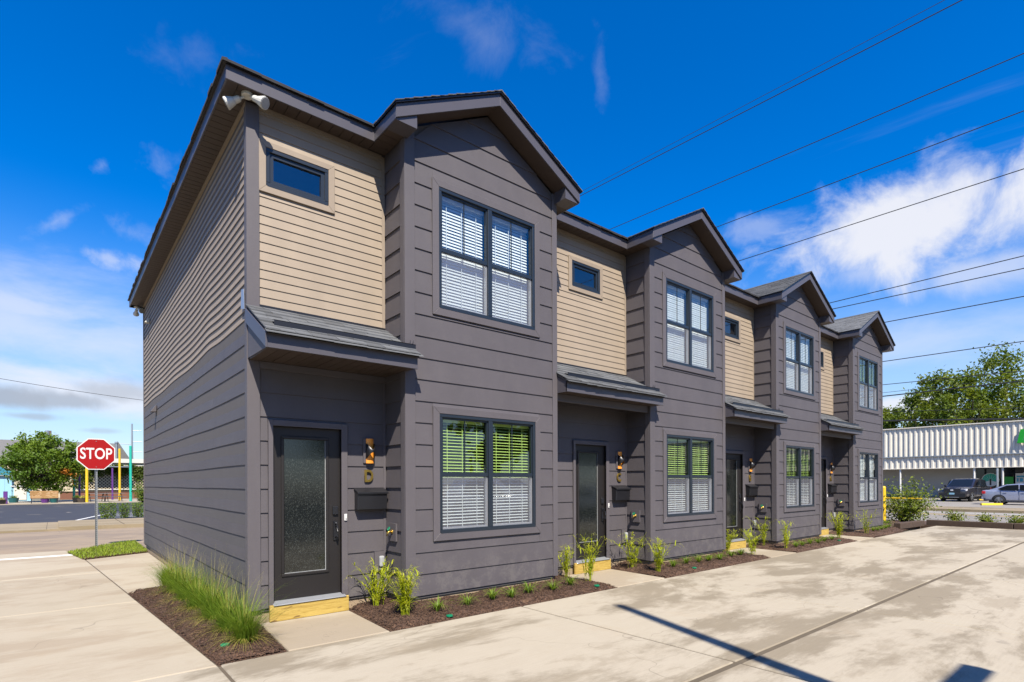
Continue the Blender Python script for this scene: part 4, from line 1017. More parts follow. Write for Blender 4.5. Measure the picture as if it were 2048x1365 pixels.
def make_shrub(name, loc, r, h, nstem, nleaf, ls, mat, seed, label, group=None, airy=False):
    rw = random.Random(seed); t = empty(name, loc); g = G(); gl = G()
    for k in range(nstem):
        a = rw.uniform(0, 6.28); rr2 = r * math.sqrt(rw.random()); hh = h * rw.uniform(.45, 1.0) * (1 - .35 * (rr2 / r) ** 2); e = Vector((math.cos(a) * rr2, math.sin(a) * rr2, hh)); m_ = Vector((e.x * .4, e.y * .4, hh * .5))
        g.tube([(0.02 * math.cos(a), .02 * math.sin(a), 0), m_, e], [.012, .008, .003], 4, False)
        for i in range(nleaf):
            s = rw.uniform(.25 if airy else .1, 1.0); b_ = (Vector((0, 0, 0)).lerp(m_, s * 2) if s < .5 else m_.lerp(e, s * 2 - 1)); leaf_quad(gl, b_ + Vector((rw.gauss(0, 1), rw.gauss(0, 1), rw.gauss(0, .8))) * (.16 * r + .03), ls, rw)
    g.raw('stems', 'bark', t); gl.raw('leaves', mat, t)
    return tag(t, label, 'shrub', group)
def box_hedge(loc, sx_, sy_, h, n, seed, label):
    rw = random.Random(seed); t = empty('hedge_shrub', loc); g = G(); gl = G()
    for k in range(7): g.tube([(0, 0, 0), (rw.uniform(-.3, .3) * sx_, rw.uniform(-.3, .3) * sy_, h * .5), (rw.uniform(-.45, .45) * sx_, rw.uniform(-.45, .45) * sy_, h * .9)], [.015, .01, .004], 4, False)
    for i in range(n):
        x, y, z = rw.uniform(-.5, .5), rw.uniform(-.5, .5), rw.uniform(.04, 1) ; f = .72 + .28 * min(1, z * 1.6)
        leaf_quad(gl, Vector((x * sx_ * f, y * sy_ * f, z * h * (1 - .06 * rw.random()))), .06, rw)
    g.raw('stems', 'bark', t); gl.raw('leaves', 'hedge', t)
    return tag(t, label, 'shrub', 'clipped hedge shrubs at the car park edge')

# ---------------------------------------------------------------- left background
ZL = .10
make_tree('maple_tree', (-2.45, 57.5, ZL), 1.5, .13, (0, 0, 3.35, 2.85, 2.6, 2.65), 170, 90, .26, 'tree1', 1, 'bushy green maple tree with an orange patch behind the wooden bench', clump=.22)
box_hedge((.22, 25.2, .03), .70, .8, .76, 1500, 1, 'clipped hedge shrub beside the slanted white parking line')
box_hedge((.86, 25.2, .03), .46, .7, .72, 1000, 2, 'narrow clipped hedge shrub between two others')
box_hedge((1.42, 25.4, .03), .52, .7, .74, 1200, 3, 'clipped hedge shrub next to the grey side wall')
make_shrub('roundish_shrub', (4.2, 50.5, ZL - .06), .9, 2.1, 26, 60, .12, 'hedge', 5, 'rounded green shrub behind the teal pole')
def pole(px, top, Y, mat, colour, where, r=.11, base=None):
    x, y, z = px_wallY(px, 1000, Y); zt = px_wallY(px, top, Y)[2]
    p = empty('canopy_pole', (x, Y, ZL)); G().tube([(0, 0, -.1), (0, 0, zt - ZL - .02), (0, 0, zt - ZL)], [r, r * .94, r * .8], 12).build('shaft', mat, p, False); G().tube([(0, 0, 0), (0, 0, .02)], r * 1.6, 12).build('base_plate', 'steel', p)
    return tag(p, colour + ' canopy pole ' + where, 'pole', 'coloured canopy poles')
pole(174, 905, 52.8, 'yellow', 'bright yellow', 'partly behind the stop sign')
pole(239.5, 898, 57, 'yellow', 'bright yellow', 'beside the far picnic table', .10)
pole(261.5, 892, 53.2, 'teal', 'tall teal', 'behind the hedge shrubs', .11)
pole(148, 925, 59, 'teal', 'dark teal', 'at the edge of the maple tree', .10)
pole(159, 936, 60, 'purple', 'dark purple', 'right of the maple tree', .09)
pole(225, 937, 61, 'purple', 'thin purple', 'behind the picnic tables', .08)
pb = empty('bollard', px_ground(11, 1008, ZL)); bevel(G().box(-.13, .13, -.13, .13, 0, .98).build('post', 'purple', pb), .02); bevel(G().box(-.14, .14, -.14, .14, .981, 1.01).build('cap', 'purple', pb), .01); tag(pb, 'square purple bollard in front of the pale blue shed', 'bollard')
# bench: seen from behind
bx = px_wallY(60, 1000, 53.0)[0]; bx1 = px_wallY(117, 1000, 53.0)[0]
bn = empty('park_bench', ((bx + bx1) / 2, 53.0, ZL)); hw = (bx1 - bx) / 2
for k in range(5): bevel(G().box(-hw, hw, -.03, .0, .42 + k * .125, .42 + k * .125 + .105).build('back_slat', 'bench', bn), .006)
for k in range(3): bevel(G().box(-hw, hw, .05 + k * .15, .05 + k * .15 + .13, .40, .435).build('seat_slat', 'bench', bn), .006)
for sx_ in (-hw + .08, hw - .08): G().box(sx_ - .025, sx_ + .025, -.0, .04, 0, 1.04).box(sx_ - .025, sx_ + .025, .45, .49, 0, .40).box(sx_ - .025, sx_ + .025, .04, .49, .36, .399).build('leg', 'black', bn)
tag(bn, 'wooden slatted bench seen from behind under the maple tree', 'bench')
def picnic(px, Y, label):
    x = px_wallY(px, 1000, Y)[0]; t = empty('picnic_table', (x, Y, ZL), R(8))
    for k in range(5): G().box(-.95, .95, -.36 + k * .147, -.36 + k * .147 + .135, .72, .76).build('top_plank', 'roofgrey', t)
    for s in (-1, 1):
        G().box(-.95, .95, s * .68 - .13, s * .68 + .13, .43, .465).build('seat_plank', 'roofgrey', t)
    for sx_ in (-.65, .65):
        G().tube([(sx_, -.55, 0), (sx_, -.15, .72)], .03, 6).tube([(sx_, .55, 0), (sx_, .15, .72)], .03, 6).tube([(sx_, -.8, .42), (sx_, .8, .42)], .025, 6).build('leg_frame', 'black', t)
    return tag(t, label, 'picnic table', 'picnic tables on the terrace')
picnic(196, 55.5, 'grey picnic table behind the stop sign post'); picnic(224, 54.5, 'grey picnic table between the yellow and teal poles')
def planter(px, Y, w_, h, mat, pl, label, seed):
    x = px_wallY(px, 1000, Y)[0]; t = empty('planter', (x, Y, ZL)); G().tube([(0, 0, 0), (0, 0, h * .9), (0, 0, h)], [w_ * .38, w_ * .5, w_ * .53], 14).build('pot', mat, t)
    rw = random.Random(seed); g = G()
    for i in range(90):
        a = rw.uniform(0, 6.28); blade(g, (rw.gauss(0, .15) * w_, rw.gauss(0, .15) * w_, h - .02), a, rw.uniform(.15, .5), rw.uniform(.05, .3), .03, 3, .5)
    g.raw('plant', pl, t); return tag(t, label, 'planter', 'potted plants on the terrace')
planter(27, 57, .75, .42, 'tealpot', 'lily', 'teal pot with a green plant beside the blue shed', 1)
planter(153, 53.4, .6, .42, 'black', 'lily', 'black pot beside the dark teal pole', 2)
planter(165, 53.2, .85, .38, 'bark', 'oatseed', 'round pot of orange flowers by the yellow pole', 3)
planter(90, 54.6, .6, .34, 'purple', 'lily', 'purple pot behind the wooden bench', 4)
planter(108, 54.6, .6, .36, 'tealpot', 'lily', 'blue-green pot behind the right end of the bench', 5)
planter(2, 53.2, .7, .34, 'black', 'oatseed', 'black pot of orange flowers beside the purple bollard', 6)
# pale blue shed
YS = 63.0; xr = px_wallY(62, 1000, YS)[0]; xa = px_wallY(24, 1000, YS)[0]; xw0 = px_wallY(28, 1000, YS)[0]; xw1 = px_wallY(53, 1000, YS)[0]
sh = empty('garden_shed', (xa, YS, ZL))
for k in range(14): G().box(-7 + k * .5, -7 + k * .5 + .49, 0, .06, 0, 2.45).build('wall_panel', 'skyblue', sh)
G().box(-7, 0, .061, 4, 0, 2.44).box(0, xr - xa, .08, 2.6, 0, 1.38).build('wall', 'skyblue', sh)
G().prism([(-7.2, 2.46), (.3, 2.46), (-.6, 3.2), (-3, 3.45), (-7.2, 3.45)], 'y', -.25, 4.2).build('roof', 'tealroof', sh)
G().box(-7.2, .25, -.22, -.0, 2.40, 2.455).build('eave_board', 'signwhite', sh)
G().box(xw0 - xa, xw1 - xa, .02, .079, .12, 1.30).build('door', 'offwhite', sh)
G().box(-.1, xr - xa + .1, -.05, 2.7, 1.381, 1.46).build('lean_to_roof', 'signwhite', sh)
tag(sh, 'pale blue shed with teal roof and white side door', 'shed')
# long cream building with lattice and ivy
YB = 90.0; cb = empty('cream_building', (0, YB, 0)); G().box(-60, 60, 0, 12, -.2, 4.75).build('wall', 'cream', cb); G().box(-60.2, 60.2, -.35, 12.2, 4.76, 5.35).build('cornice', 'offwhite', cb)
G().box(2.0, 6.3, -3.6, -.36, 4.05, 4.16).build('awning', 'steel', cb)
tag(cb, 'long cream building with a white cornice behind the terrace', 'building')
lt = empty('lattice_screen', (px_wallY(150, 960, 88.5)[0], 88.5, 0)); wl = 9.6; g = G()
for k in range(34):
    for s in (1, -1):
        x = -4 + k * .42; p0 = (x, 1.0) ; p1 = (x + s * 3.3, 4.3)
        pts = []
        for t in (0, 1): pts.append((p0[0] + (p1[0] - p0[0]) * t, p0[1] + (p1[1] - p0[1]) * t))
        (xa_, za_), (xb_, zb_) = pts
        def clip(xq, lo, hi, xa_=xa_, za_=za_, xb_=xb_, zb_=zb_):
            return za_ + (zb_ - za_) * (xq - xa_) / (xb_ - xa_)
        if max(xa_, xb_) < 0 or min(xa_, xb_) > wl: continue
        if xa_ < 0: za_, xa_ = clip(0, 0, 0), 0
        if xb_ < 0: zb_, xb_ = clip(0, 0, 0), 0
        if xa_ > wl: za_, xa_ = clip(wl, 0, 0), wl
        if xb_ > wl: zb_, xb_ = clip(wl, 0, 0), wl
        y = -.02 if s == 1 else .0
        g.hexa([(xa_ - .05, y, za_), (xa_ + .05, y, za_), (xa_ + .05, y + .018, za_), (xa_ - .05, y + .018, za_), (xb_ - .05, y, zb_), (xb_ + .05, y, zb_), (xb_ + .05, y + .018, zb_), (xb_ - .05, y + .018, zb_)])
tag(g.build('lattice', 'cream', lt), kind='stuff'); G().box(-.1, wl + .1, -.03, .03, 4.3, 4.4).box(-.1, wl + .1, -.03, .03, .9, 1.0).build('frame', 'offwhite', lt)
G().box(0, wl, .1, .2, .95, 4.35).build('backing', 'wood', lt)
tag(lt, 'white diagonal lattice screen on the cream building', 'lattice')
iv = empty('ivy', (px_wallY(150, 960, 88.3)[0], 88.3, 0)); rw = random.Random(8); gl = G(); gs_ = G()
for k in range(60):
    x = rw.uniform(0, wl) if k % 3 else rw.choice((rw.uniform(0, 1.5), rw.uniform(5, 7.4), rw.uniform(8.4, 9.6))); top = rw.uniform(3.8, 4.5); ln = abs(rw.gauss(.7, .6)) if k % 3 else rw.uniform(1.5, 3.2)
    gs_.tube([(x, .05, .9), (x + .1, 0, 2.5), (x, 0, 4.2)], .02, 4, False) if k % 6 == 0 else None
    for i in range(int(90 + 60 * ln)): leaf_quad(gl, Vector((x + rw.gauss(0, .28), rw.gauss(0, .12), top - rw.random() * ln)), .24, rw)
gs_.raw('vines', 'bark', iv); gl.raw('leaves', 'ivy', iv); tag(iv, 'green ivy climbing over the white lattice screen', 'ivy')
bw = empty('brick_planter', (px_wallY(120, 990, 66)[0], 66, ZL)); G().box(0, 9, 0, .4, 0, .75).build('wall', 'brick', bw); G().box(-.05, 9.05, -.05, .45, .751, .84).build('coping', 'wood', bw); tag(bw, 'low brown brick planter wall behind the picnic tables', 'wall')
# grey-roofed house far behind, its vent pipe, two utility poles
hs_ = empty('far_house', (0, 112, 0)); xl_, xr_ = -34.0, px_wallY(234, 886, 112)[0]; G().box(xl_, xr_ + .6, 0, 14, 0, 6.1).build('wall', 'offwhite', hs_)
G().prism([(-.6, 6.11), (7, 9.3), (14.6, 6.11)], 'x', xl_ - .5, xr_ + .1).build('roof', 'roofgrey', hs_)
G().prism([(xr_ + .1, 6.11), (xr_ + 1.9, 6.11), (xr_ + .1, 9.25)], 'y', -.3, 14).build('hip_end', 'roofgrey', hs_)
G().tube([(xr_ - .1, -.2, 6.2), (xr_ - .1, -.2, 8.9)], .16, 8).tube([(xr_ - .1, -.2, 8.9), (xr_ - .1, -.2, 9.15)], .26, 8).build('vent_pipe', 'steel', hs_)
tag(hs_, 'far house with a long grey shingle roof and vent pipe', 'house')
def upole(px, top, Y, arms, mat, label):
    x, _, zt = px_wallY(px, top, Y); t = empty('utility_pole', (x, Y, 0)); G().tube([(0, 0, 0), (0, 0, zt)], [.22, .14], 8).build('shaft', mat, t)
    for (f, l, rr3) in arms: G().tube([(0, 0, zt * f), (l, 0, zt * f + .1)], .06, 6).build('crossarm', mat, t)
    return tag(t, label, 'utility pole', 'utility poles in the distance')
upole(264, 848, 120, [(.90, 1.5, 0), (.74, 1.6, 0), (.59, 1.6, 0), (.70, -2.0, 0)], 'steel', 'pale steel utility pole with side arms beside the grey wall edge')
t = upole(101, 862, 125, [(.93, 1.2, 0)], 'polewood', 'dark wooden utility pole rising behind the maple tree')
G().tube([(-.45, 0, 10.6), (-.45, 0, 11.6)], .3, 8).build('transformer', 'steel', t)
def wire(pts, r, label, group):
    g = G(); g.tube(pts, r, 5); return tag(g.build('overhead_wire', 'cable'), label, 'wire', group)
a, b_ = Vector(px_wallY(-200, 722, 60)), Vector(px_wallY(520, 825, 60))
wire([a.lerp(b_, i / 10) - Vector((0, 0, .5 * math.sin(math.pi * i / 10))) for i in range(11)], .022, 'single overhead wire crossing above the stop sign', 'overhead wires')

# ---------------------------------------------------------------- right background
wires = [((1165, 390), (1925, 0), 25, .020), ((1160, 385), (1890, 0), 25, .011), ((1230, 455), (2048, 107), 25, .018), ((1440, 452), (2048, 222), 25, .018), ((1485, 520), (2048, 338), 25, .018), ((1665, 605), (2048, 512), 25, .018),
         ((1672, 617), (2048, 537), 25, .018), ((1770, 645), (2048, 593), 25, .018), ((1770, 723), (2048, 683), 37, .024), ((1766, 770), (2048, 742), 37, .020), ((1766, 786), (2048, 755), 37, .012), ((1766, 793), (2048, 762), 37, .034), ((1766, 824), (2048, 816), 37, .014), ((1766, 842), (2048, 838), 37, .045)]
wl_ = ['thickest of the topmost overhead wires', 'hair-thin topmost overhead wire', 'overhead wire meeting the roof of house C', 'overhead wire below it ending at the gable of house C', 'overhead wire crossing the white cloud', 'upper of a close wire pair at the gable of house B', 'lower of a close wire pair at the gable of house B', 'overhead wire at the gable of house A', 'overhead wire above the tree tops', 'thin cable passing the tree tops', 'hair-thin cable in front of the trees', 'thick dark cable in front of the upper trees', 'thin cable across the middle of the trees', 'thick black cable just above the white store roof']
for (p, q_, X, r), lb in zip(wires, wl_):
    A_, B_ = Vector(px_wallX(*p, X)), Vector(px_wallX(*q_, X)); d = (A_ - B_) / (A_.y - B_.y)
    wire([A_ + d * (y - A_.y) for y in (-40, -10, 0, 20, 45, 80)] , r, lb, 'overhead wires')
yp = empty('yellow_post', (23.5, .44, 0)); G().tube([(0, 0, -.05), (0, 0, 1.40), (0, 0, 1.44), (0, 0, 1.455)], [.085, .085, .07, .02], 16).build('post', 'yellow', yp, False); G().tube([(0, -.08, .98), (0, -1.25, .98)], .026, 8).build('rail', 'yellow', yp)
tag(yp, 'yellow steel post with a side rail at the far end of the townhouses', 'post')
make_shrub('loose_shrub', (24.2, -.05, 0), 1.25, 1.95, 44, 60, .115, 'shrub', 9, 'tall loose shrub beside the yellow post', airy=True)
for i, (x, y, h, lb) in enumerate(((25.2, -1.5, .62, 'low shrub on the verge opposite the dark pickup'), (25.3, -2.4, .45, 'small low shrub on the verge opposite the silver sedan'), (25.2, -3.3, .55, 'low shrub at the far right of the dark timber edging'))):
    make_shrub('low_shrub', (x, y, .02), .34, h, 16, 30, .085, 'shrub', 30 + i, lb, 'low shrubs on the verge')
for i, (x, y, n, lb) in enumerate(((19.9, -.25, 130, 'bright green grass tuft near the yellow post'), (20.9, -.2, 150, 'spreading green grass tuft at the foot of the yellow post'), (22.0, -.1, 150, 'green grass tuft behind the brown timber'))):
    o = lily((x, y, .03), .42, n, 90 + i, lb)
tm = empty('timber_edging', (20.75, -.86, 0), math.atan2(-.13, 2.1)); bevel(G().box(0, 1.12, 0, .20, -.02, .19).build('sleeper', 'wood', tm), .012); bevel(G().box(1.13, 2.3, 0, .20, -.02, .185).build('sleeper', 'wood', tm), .012); tag(tm, 'short brown timber sleepers at the end of the last mulch bed', 'timber')
tm = empty('timber_edging', (23.28, -1.0, 0), R(-90))
for k in range(8): bevel(G().box(k * 2.42, k * 2.42 + 2.40, 0, .2, -.02, .20).build('sleeper', 'wood', tm), .012)
tag(tm, 'long dark timber edging between the concrete and the street', 'timber')

# store
XS = 63.0; st = empty('store', (XS, 0, 0)); yl0, yl1 = -45, 40
def ribbed(z0, z1, x0, pitch, name, mat):
    g = G(); y = yl0
    while y < yl1:
        g.prism([(y, 0), (y, 0)], 'z', z0, z0) if False else None
        p = pitch; a = [(x0, y), (x0, y + p * .52), (x0 - .07, y + p * .62), (x0 - .07, y + p * .92), (x0, y + p)]
        for i in range(4): g.add([(a[i][0], a[i][1], z0), (a[i + 1][0], a[i + 1][1], z0), (a[i + 1][0], a[i + 1][1], z1), (a[i][0], a[i][1], z1)], [(0, 1, 2, 3)])
        y += p
    return tag(g.build(name, mat, st), kind='stuff')
ribbed(4.08, 6.84, .0, .42, 'upper_ribbed_panel', 'store'); ribbed(2.90, 3.98, -.25, .48, 'canopy_ribbed_panel', 'store')
G().box(-.16, .3, yl0, yl1, 6.842, 6.93).build('parapet_cap', 'store', st); G().box(-.42, .05, yl0, yl1, 3.985, 4.075).build('canopy_cap', 'steel', st); G().box(-.36, -.24, yl0, yl1, 2.84, 2.898).build('canopy_edge', 'store', st)
G().box(.06, 20, yl0, yl1, 2.91, 6.84).build('upper_wall', 'storewall', st); G().box(-.23, 2.2, yl0, yl1, 2.905, 2.96).build('canopy_soffit', 'offwhite', st)
yw = px_wallX(1946, 960, XS + 2)[1]
G().box(2.0, 20, yw, yl1, 0, 2.9).build('wall', 'storewall', st)
G().box(2.2, 20, yl0, yw - .02, 0, .45).build('stall_riser', 'offwhite', st)
for y in (yw - .15, yw - 3.55, yw - 6.5, yw - 9.5): G().box(2.05, 2.2, y - .08, y + .08, .0, 2.9).build('mullion', 'steel', st)
G().box(2.18, 2.24, yl0, yw - .03, .452, 2.9).build('shop_glass', 'carglass', st)
for y in (px_wallX(1800, 960, XS - .3)[1], px_wallX(1948, 960, XS - .3)[1], px_wallX(2005, 960, XS - .3)[1]): G().tube([(-.2, y, .1), (-.2, y, 2.9)], .08, 8).build('canopy_post', 'white', st)
def sign_panel(px0, px1, py0, py1, mat, name, dx=0):
    a, b_ = px_wallX(px0, py0, XS + 2.0 - dx), px_wallX(px1, py1, XS + 2.0 - dx); return G().box(a[0] - XS - .03, a[0] - XS, b_[1], a[1], b_[2], a[2]).build(name, mat, st)
sign_panel(2008, 2027, 954, 972, 'signgreen', 'poster'); pst = sign_panel(2031, 2052, 947, 970, 'signwhite', 'poster'); sign_panel(2033, 2052, 952, 955, 'blueprint', 'poster_band', .04); sign_panel(2034, 2037, 957, 964, 'blueprint', 'poster_band', .04); sign_panel(2040, 2046, 957, 964, 'blueprint', 'poster_band', .04)
sign_panel(2030, 2060, 937, 945, 'black', 'shop_opening')
# round green emblem: white disc, green fan, dark stem
c_ = px_wallX(1981, 960, XS + 1.95); rd = .62
em = empty('round_emblem', c_); g = G(); g.tube([(0, 0, 0), (-.02, 0, 0)], rd, 32); g.build('disc', 'signwhite', em)
g = G()
for k in range(9):
    a0, a1 = R(-25 + k * 25.5), R(-25 + k * 25.5 + 24.5); g.add([(-.026, -.06 * math.cos((a0 + a1) / 2), -.08)] + [(-.026, -rd * .92 * math.cos(t), rd * .92 * math.sin(t)) for t in (a0, (a0 + a1) / 2, a1)], [(0, 1, 2, 3)])
g.build('green_fan', 'teal', em); G().box(-.032, -.027, -.06, .06, -.5, .08).build('stem', 'black', em)
tag(em, 'round white and green emblem on the store window', 'sign')
a = px_wallX(2030, 888, XS - .15); dlt = text_mesh('store_letter', 'D', 1.62, .06, 'signgreen', None, (XS - .20, px_wallX(2032, 880, XS)[1] - .0, px_wallX(2032, 875, XS)[2]), (R(90), 0, R(-90)), .045, 1.3, 'LEFT', .15)
tag(dlt, 'big green slanted letter D on the white ribbed store front', 'letter')
tag(st, 'long white ribbed metal store across the street', 'store')
pp = empty('sign_post', px_ground(1995, 1006, .03)); G().tube([(0, 0, 0), (0, 0, 2.55)], .07, 8).build('shaft', 'steel', pp); G().tube([(0, 0, 0), (0, 0, .5)], .10, 8).build('sleeve', 'steel', pp); tag(pp, 'bare grey post in front of the silver sedan', 'post')
for i, (x0, x1, y, lb) in enumerate(((1962, 1978, 1010, 'yellow wheel stop by the silver sedan'), (1955, 1972, 1000, 'yellow wheel stop behind the dark pickup'))):
    p0, p1 = Vector(px_ground(x0, y + 1, .03)), Vector(px_ground(x1, y + 1, .03)); ws = empty('wheel_stop', p0, math.atan2((p1 - p0).y, (p1 - p0).x)); bevel(G().prism([(-.09, 0), (.09, 0), (.06, .14), (-.06, .14)], 'x', 0, 1.3).build('block', 'yellow', ws), .01); tag(ws, lb, 'wheel stop', 'yellow wheel stops')
def tree_at(px, py_top, X, rx, rz, n, seed, label):
    p = px_wallX(px, py_top, X); make_tree('oak_tree', (X, p[1], 0), max(1.5, p[2] - 2.1 * rz), .28, (0, 0, p[2] - rz, rx, rx, rz), n, 105, .42, 'tree2', seed, label, 'trees behind the store', clump=.24)
tree_at(1888, 744, 84, 4.6, 4.4, 62, 1, 'mid-height leafy tree behind the store, left of the tallest')
tree_at(2012, 702, 88, 7.0, 6.6, 90, 2, 'tallest leafy tree behind the store')
tree_at(1772, 812, 92, 3.2, 3.4, 40, 3, 'small tree at the townhouse end behind the store')
tree_at(1832, 818, 90, 3.4, 2.6, 40, 4, 'low rounded tree top just above the store roof')
tree_at(1945, 780, 80, 5.5, 3.6, 60, 5, 'broad dark tree between the two taller ones')
tree_at(2075, 730, 84, 6.5, 5.6, 60, 6, 'leafy tree beyond the green store letter')

# ---------------------------------------------------------------- vehicles
def make_car(loc, rz, spec, label):
    """local frame: x forward, y left, z up"""
    Lc, Wc, paint = spec['L'], spec['W'], spec['paint']; t = empty(spec['name'], loc, rz); hw = Wc / 2
    def loft(secs, name, mat, parent, smooth=True, bev=.03):
        g = G(); n = None
        for (x, prof) in secs:
            ring = [(x, y, z) for (y, z) in prof] + [(x, -y, z) for (y, z) in reversed(prof)]; n = len(ring); g.v += ring
        for i in range(len(secs) - 1):
            for j in range(n): g.f.append((i * n + j, i * n + (j + 1) % n, (i + 1) * n + (j + 1) % n, (i + 1) * n + j))
        g.f.append(tuple(range(n))); g.f.append(tuple((len(secs) - 1) * n + j for j in reversed(range(n))))
        o = g.build(name, mat, parent, smooth)
        m = o.modifiers.new('edge', 'EDGE_SPLIT'); m.split_angle = R(38); return o
    body = loft([(x, [(hw * k * .80, zb), (hw * k * .97, zb + .12), (hw * k, (zb + zt) * .5), (hw * k * .97, zt - .08), (hw * k * .86, zt)]) for (x, zb, zt, k) in spec['body']], 'body', paint, t)
    cab = loft([(x, [(hw * .90, z0), (hw * .90, z0 + .01), (hw * k, z1 - .03), (hw * k * .86, z1)]) for (x, z0, z1, k) in spec['cab']], 'cabin', paint, t)
    for (pts) in spec['side_glass']:
        for s in (1, -1): G().prism(pts, 'y', 0, .012).build('window', 'carglass', cab).matrix_local = Matrix(((1, 0, 0, 0), (0, s, -s * .155, s * (hw * .905 + .155 * spec['belt'])), (0, 0, 1, 0), (0, 0, 0, 1)))
    for (a, b_, c, d, nm) in spec['end_glass']: G().add([a, b_, c, d], [(0, 1, 2, 3)]).build(nm, 'carglass', cab)
    wr = spec['wr']
    for x in spec['axles']:
        for s in (1, -1):
            y = s * (hw - .10); w_ = empty('wheel', (x, y, wr)); w_.parent = t
            n = 22; g = G(); prof = [(-.10, wr * .66), (-.11, wr * .93), (-.07, wr), (.07, wr), (.11, wr * .93), (.10, wr * .66)]
            for i in range(n):
                th = 2 * math.pi * i / n; g.v += [(r * math.cos(th), yy, r * math.sin(th)) for yy, r in prof]
            for i in range(n):
                for j in range(5): a, b2 = i * 6 + j, ((i + 1) % n) * 6 + j; g.f.append((a, a + 1, b2 + 1, b2))
            g.build('tyre', 'rubber', w_, True); yy = s * .085; g = G()
            for k in range(6):
                th = 2 * math.pi * k / 6; g.hexa([(math.cos(th + o2) * r, yy + d, math.sin(th + o2) * r) for d in (0, s * .012) for (r, o2) in ((.05, -.5), (wr * .66, -.16), (wr * .66, .16), (.05, .5))])
            g.tube([(0, yy, 0), (0, yy + s * .02, 0)], .07, 10); g.build('rim', 'rim', w_); G().tube([(0, yy - s * .03, 0), (0, yy - s * .01, 0)], wr * .66, 18).build('brake_disc', 'black', w_)
            arch = G()
            for i in range(13):
                th = math.pi * i / 12; arch.v += [(x + (wr + .055) * math.cos(th), s * (hw + .004), wr + (wr + .055) * math.sin(th)), (x + (wr - .0) * math.cos(th) * .98, s * (hw + .005), wr + (wr) * math.sin(th) * .98)]
            for i in range(12): arch.f.append((2 * i, 2 * i + 1, 2 * i + 3, 2 * i + 2))
            arch.build('wheel_arch', 'black', t)
    for s in (1, -1):
        for (nm, mat, x0, x1, y0, y1, z0, z1) in spec['lights']: bevel(G().box(x0, x1, min(s * y0, s * y1), max(s * y0, s * y1), z0, z1).build(nm, mat, t), .015)
        bevel(G().box(spec['mirror'][0] - .08, spec['mirror'][0] + .06, min(s * hw * .95, s * (hw + .17)), max(s * hw * .95, s * (hw + .17)), spec['mirror'][1], spec['mirror'][1] + .14).build('mirror', spec.get('mirmat', paint), t), .03)
        for xh in spec['handles']: G().box(xh - .09, xh + .09, min(s * hw, s * (hw + .022)), max(s * hw, s * (hw + .022)), spec['belt'] - .14, spec['belt'] - .11).build('door_handle', paint, t)
        for xd in spec['seams']: G().box(xd - .006, xd + .006, min(s * (hw - .02), s * (hw + .003)), max(s * (hw - .02), s * (hw + .003)), .35, spec['belt'] - .02).build('door_seam', 'black', t)
    for (nm, mat, x0, x1, y0, y1, z0, z1) in spec['front']: bevel(G().box(x0, x1, y0, y1, z0, z1).build(nm, mat, t), .01)
    G().box(-Lc * .42, Lc * .42, -hw * .8, hw * .8, .16, .34).build('underbody', 'rubber', t)
    tag(t, label, spec['cat'], spec.get('group')); return t
suv = dict(name='parked_pickup', L=5.2, W=1.98, paint='suvpaint', belt=1.12, wr=.39, axles=(1.62, -1.55), cat='car',
    body=[(2.60, .45, .95, .86), (2.52, .32, 1.06, .95), (1.9, .30, 1.13, 1.0), (.95, .30, 1.18, 1.0), (-2.3, .30, 1.16, 1.0), (-2.55, .36, 1.10, .96)],
    cab=[(1.15, 1.10, 1.17, .88), (.25, 1.10, 1.78, .78), (-.6, 1.10, 1.83, .78), (-1.25, 1.10, 1.80, .78), (-1.65, 1.10, 1.20, .86)],
    side_glass=[[(.72, 1.19), (.20, 1.66), (-.32, 1.70), (-.32, 1.17)], [(-.38, 1.17), (-.38, 1.70), (-1.18, 1.68), (-1.40, 1.20)]],
    end_glass=[((1.10, -.76, 1.215), (1.10, .76, 1.215), (.31, .66, 1.755), (.31, -.66, 1.755), 'windshield'), ((-1.66, -.7, 1.24), (-1.66, .7, 1.24), (-1.28, .62, 1.76), (-1.28, -.62, 1.76), 'rear_window')],
    lights=[('headlight', 'lightglass', 2.36, 2.58, .56, .93, .84, 1.00), ('tail_light', 'redlight', -2.58, -2.5, .72, .93, .8, 1.08), ('fog_light', 'lightglass', 2.56, 2.60, .62, .78, .46, .53)],
    mirror=(.72, 1.16), mirmat='black', handles=(-.15, -1.1), seams=(.85, -.35, -1.4),
    front=[('grille', 'black', 2.55, 2.625, -.54, .54, .72, 1.0), ('emblem', 'lightglass', 2.626, 2.64, -.09, .09, .85, .95), ('bumper', 'black', 2.56, 2.64, -.86, .86, .36, .66), ('number_plate', 'skyblue', 2.641, 2.65, -.17, .17, .56, .70), ('skid_plate', 'steel', 2.60, 2.645, -.45, .45, .33, .37)])
def ground_obj(px, py, z): return px_ground(px, py, z)
ps = px_ground(1914, 1004, .03)
make_car((ps[0] + 2.6, ps[1], .03), R(180 - 7), suv, 'dark grey pickup parked nose out in front of the store')
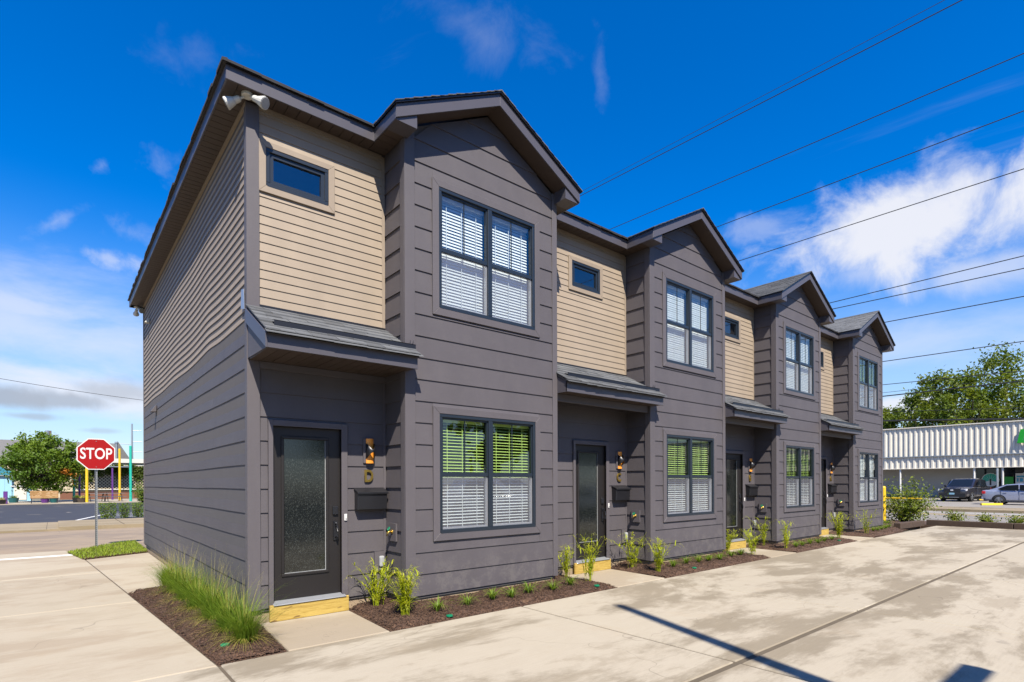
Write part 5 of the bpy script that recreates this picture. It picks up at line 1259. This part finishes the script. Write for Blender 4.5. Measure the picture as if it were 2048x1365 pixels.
sed = dict(name='parked_sedan', L=4.5, W=1.76, paint='silverpaint', belt=.96, wr=.32, axles=(1.32, -1.35), cat='car',
    body=[(2.24, .40, .62, .80), (2.12, .24, .72, .92), (1.4, .22, .86, 1.0), (.9, .22, .92, 1.0), (-1.4, .22, .98, 1.0), (-2.0, .26, 1.0, .97), (-2.22, .40, .96, .88)],
    cab=[(1.25, .88, .93, .88), (.30, .90, 1.38, .74), (-.35, .92, 1.43, .74), (-1.0, .92, 1.37, .74), (-1.85, .94, 1.02, .84)],
    side_glass=[[(.78, .98), (.26, 1.30), (-.30, 1.345), (-.30, .97)], [(-.36, .97), (-.36, 1.345), (-.95, 1.30), (-1.42, 1.06), (-1.30, .99)]],
    end_glass=[((1.16, -.68, .97), (1.16, .68, .97), (.36, .60, 1.36), (.36, -.60, 1.36), 'windshield'), ((-1.80, -.64, 1.055), (-1.80, .64, 1.055), (-1.06, .56, 1.365), (-1.06, -.56, 1.365), 'rear_window')],
    lights=[('headlight', 'lightglass', 2.0, 2.2, .50, .82, .60, .73), ('tail_light', 'redlight', -2.24, -2.06, .56, .87, .74, .93)],
    mirror=(.70, .98), handles=(-.12, -1.02), seams=(.80, -.33, -1.25),
    front=[('grille', 'black', 2.2, 2.26, -.5, .5, .45, .58), ('bumper', 'silverpaint', -2.27, -2.15, -.78, .78, .34, .60), ('number_plate', 'signwhite', -2.29, -2.272, -.17, .17, .66, .80)])
pw = px_ground(1998, 1010, .03)
make_car((pw[0] + .80, pw[1] - 1.35, .03), R(-90), sed, 'silver blue sedan parked side-on in front of the store')
wsuv = dict(suv); wsuv.update(name='parked_suv', paint='whitepaint', cab=[(1.15, 1.10, 1.17, .88), (.25, 1.10, 1.78, .78), (-.6, 1.10, 1.83, .78), (-2.1, 1.10, 1.76, .78), (-2.5, 1.10, 1.20, .86)],
    end_glass=[suv['end_glass'][0], ((-2.5, -.7, 1.24), (-2.5, .7, 1.24), (-2.16, .62, 1.70), (-2.16, -.62, 1.70), 'rear_window')])
make_car((12.4, -11.6, 0), R(78), wsuv, 'white sport utility car reflected in the ground-floor window of house D')
ssd = dict(sed); ssd.update(paint='whitepaint'); make_car((19.6, -11.8, 0), R(84), ssd, 'white sedan reflected in the door glass of house C')
for i, (x, y, h) in enumerate(((6, -34, 13), (17, -37, 12), (29, -33, 14), (42, -36, 13), (-7, -38, 12))):
    make_tree('oak_tree', (x, y, 0), 3.0, .3, (0, 0, h * .60, 5.2, 4.5, h * .40), 40, 60, .8, 'tree2', 60 + i, 'leafy tree reflected in the windows from across the car park', 'trees across the car park', clump=.26)
# pole behind the viewer whose shadow lies across the driveway
lp = empty('utility_pole', (1.50, -9.45, 0)); g = G(); g.tube([(0, 0, -.05), (-.30, 0, 5), (-.67, .0, 10.0)], [.115, .10, .08], 10); g.build('shaft', 'polewood', lp)
G().box(-.32, 1.36, -.07, .07, 5.02, 5.16).build('shadow_arm', 'polewood', lp)  # unseen arm, added for the crosswise shadow it casts on the driveway
tag(lp, 'wooden pole casting the long shadow across the driveway', 'pole')
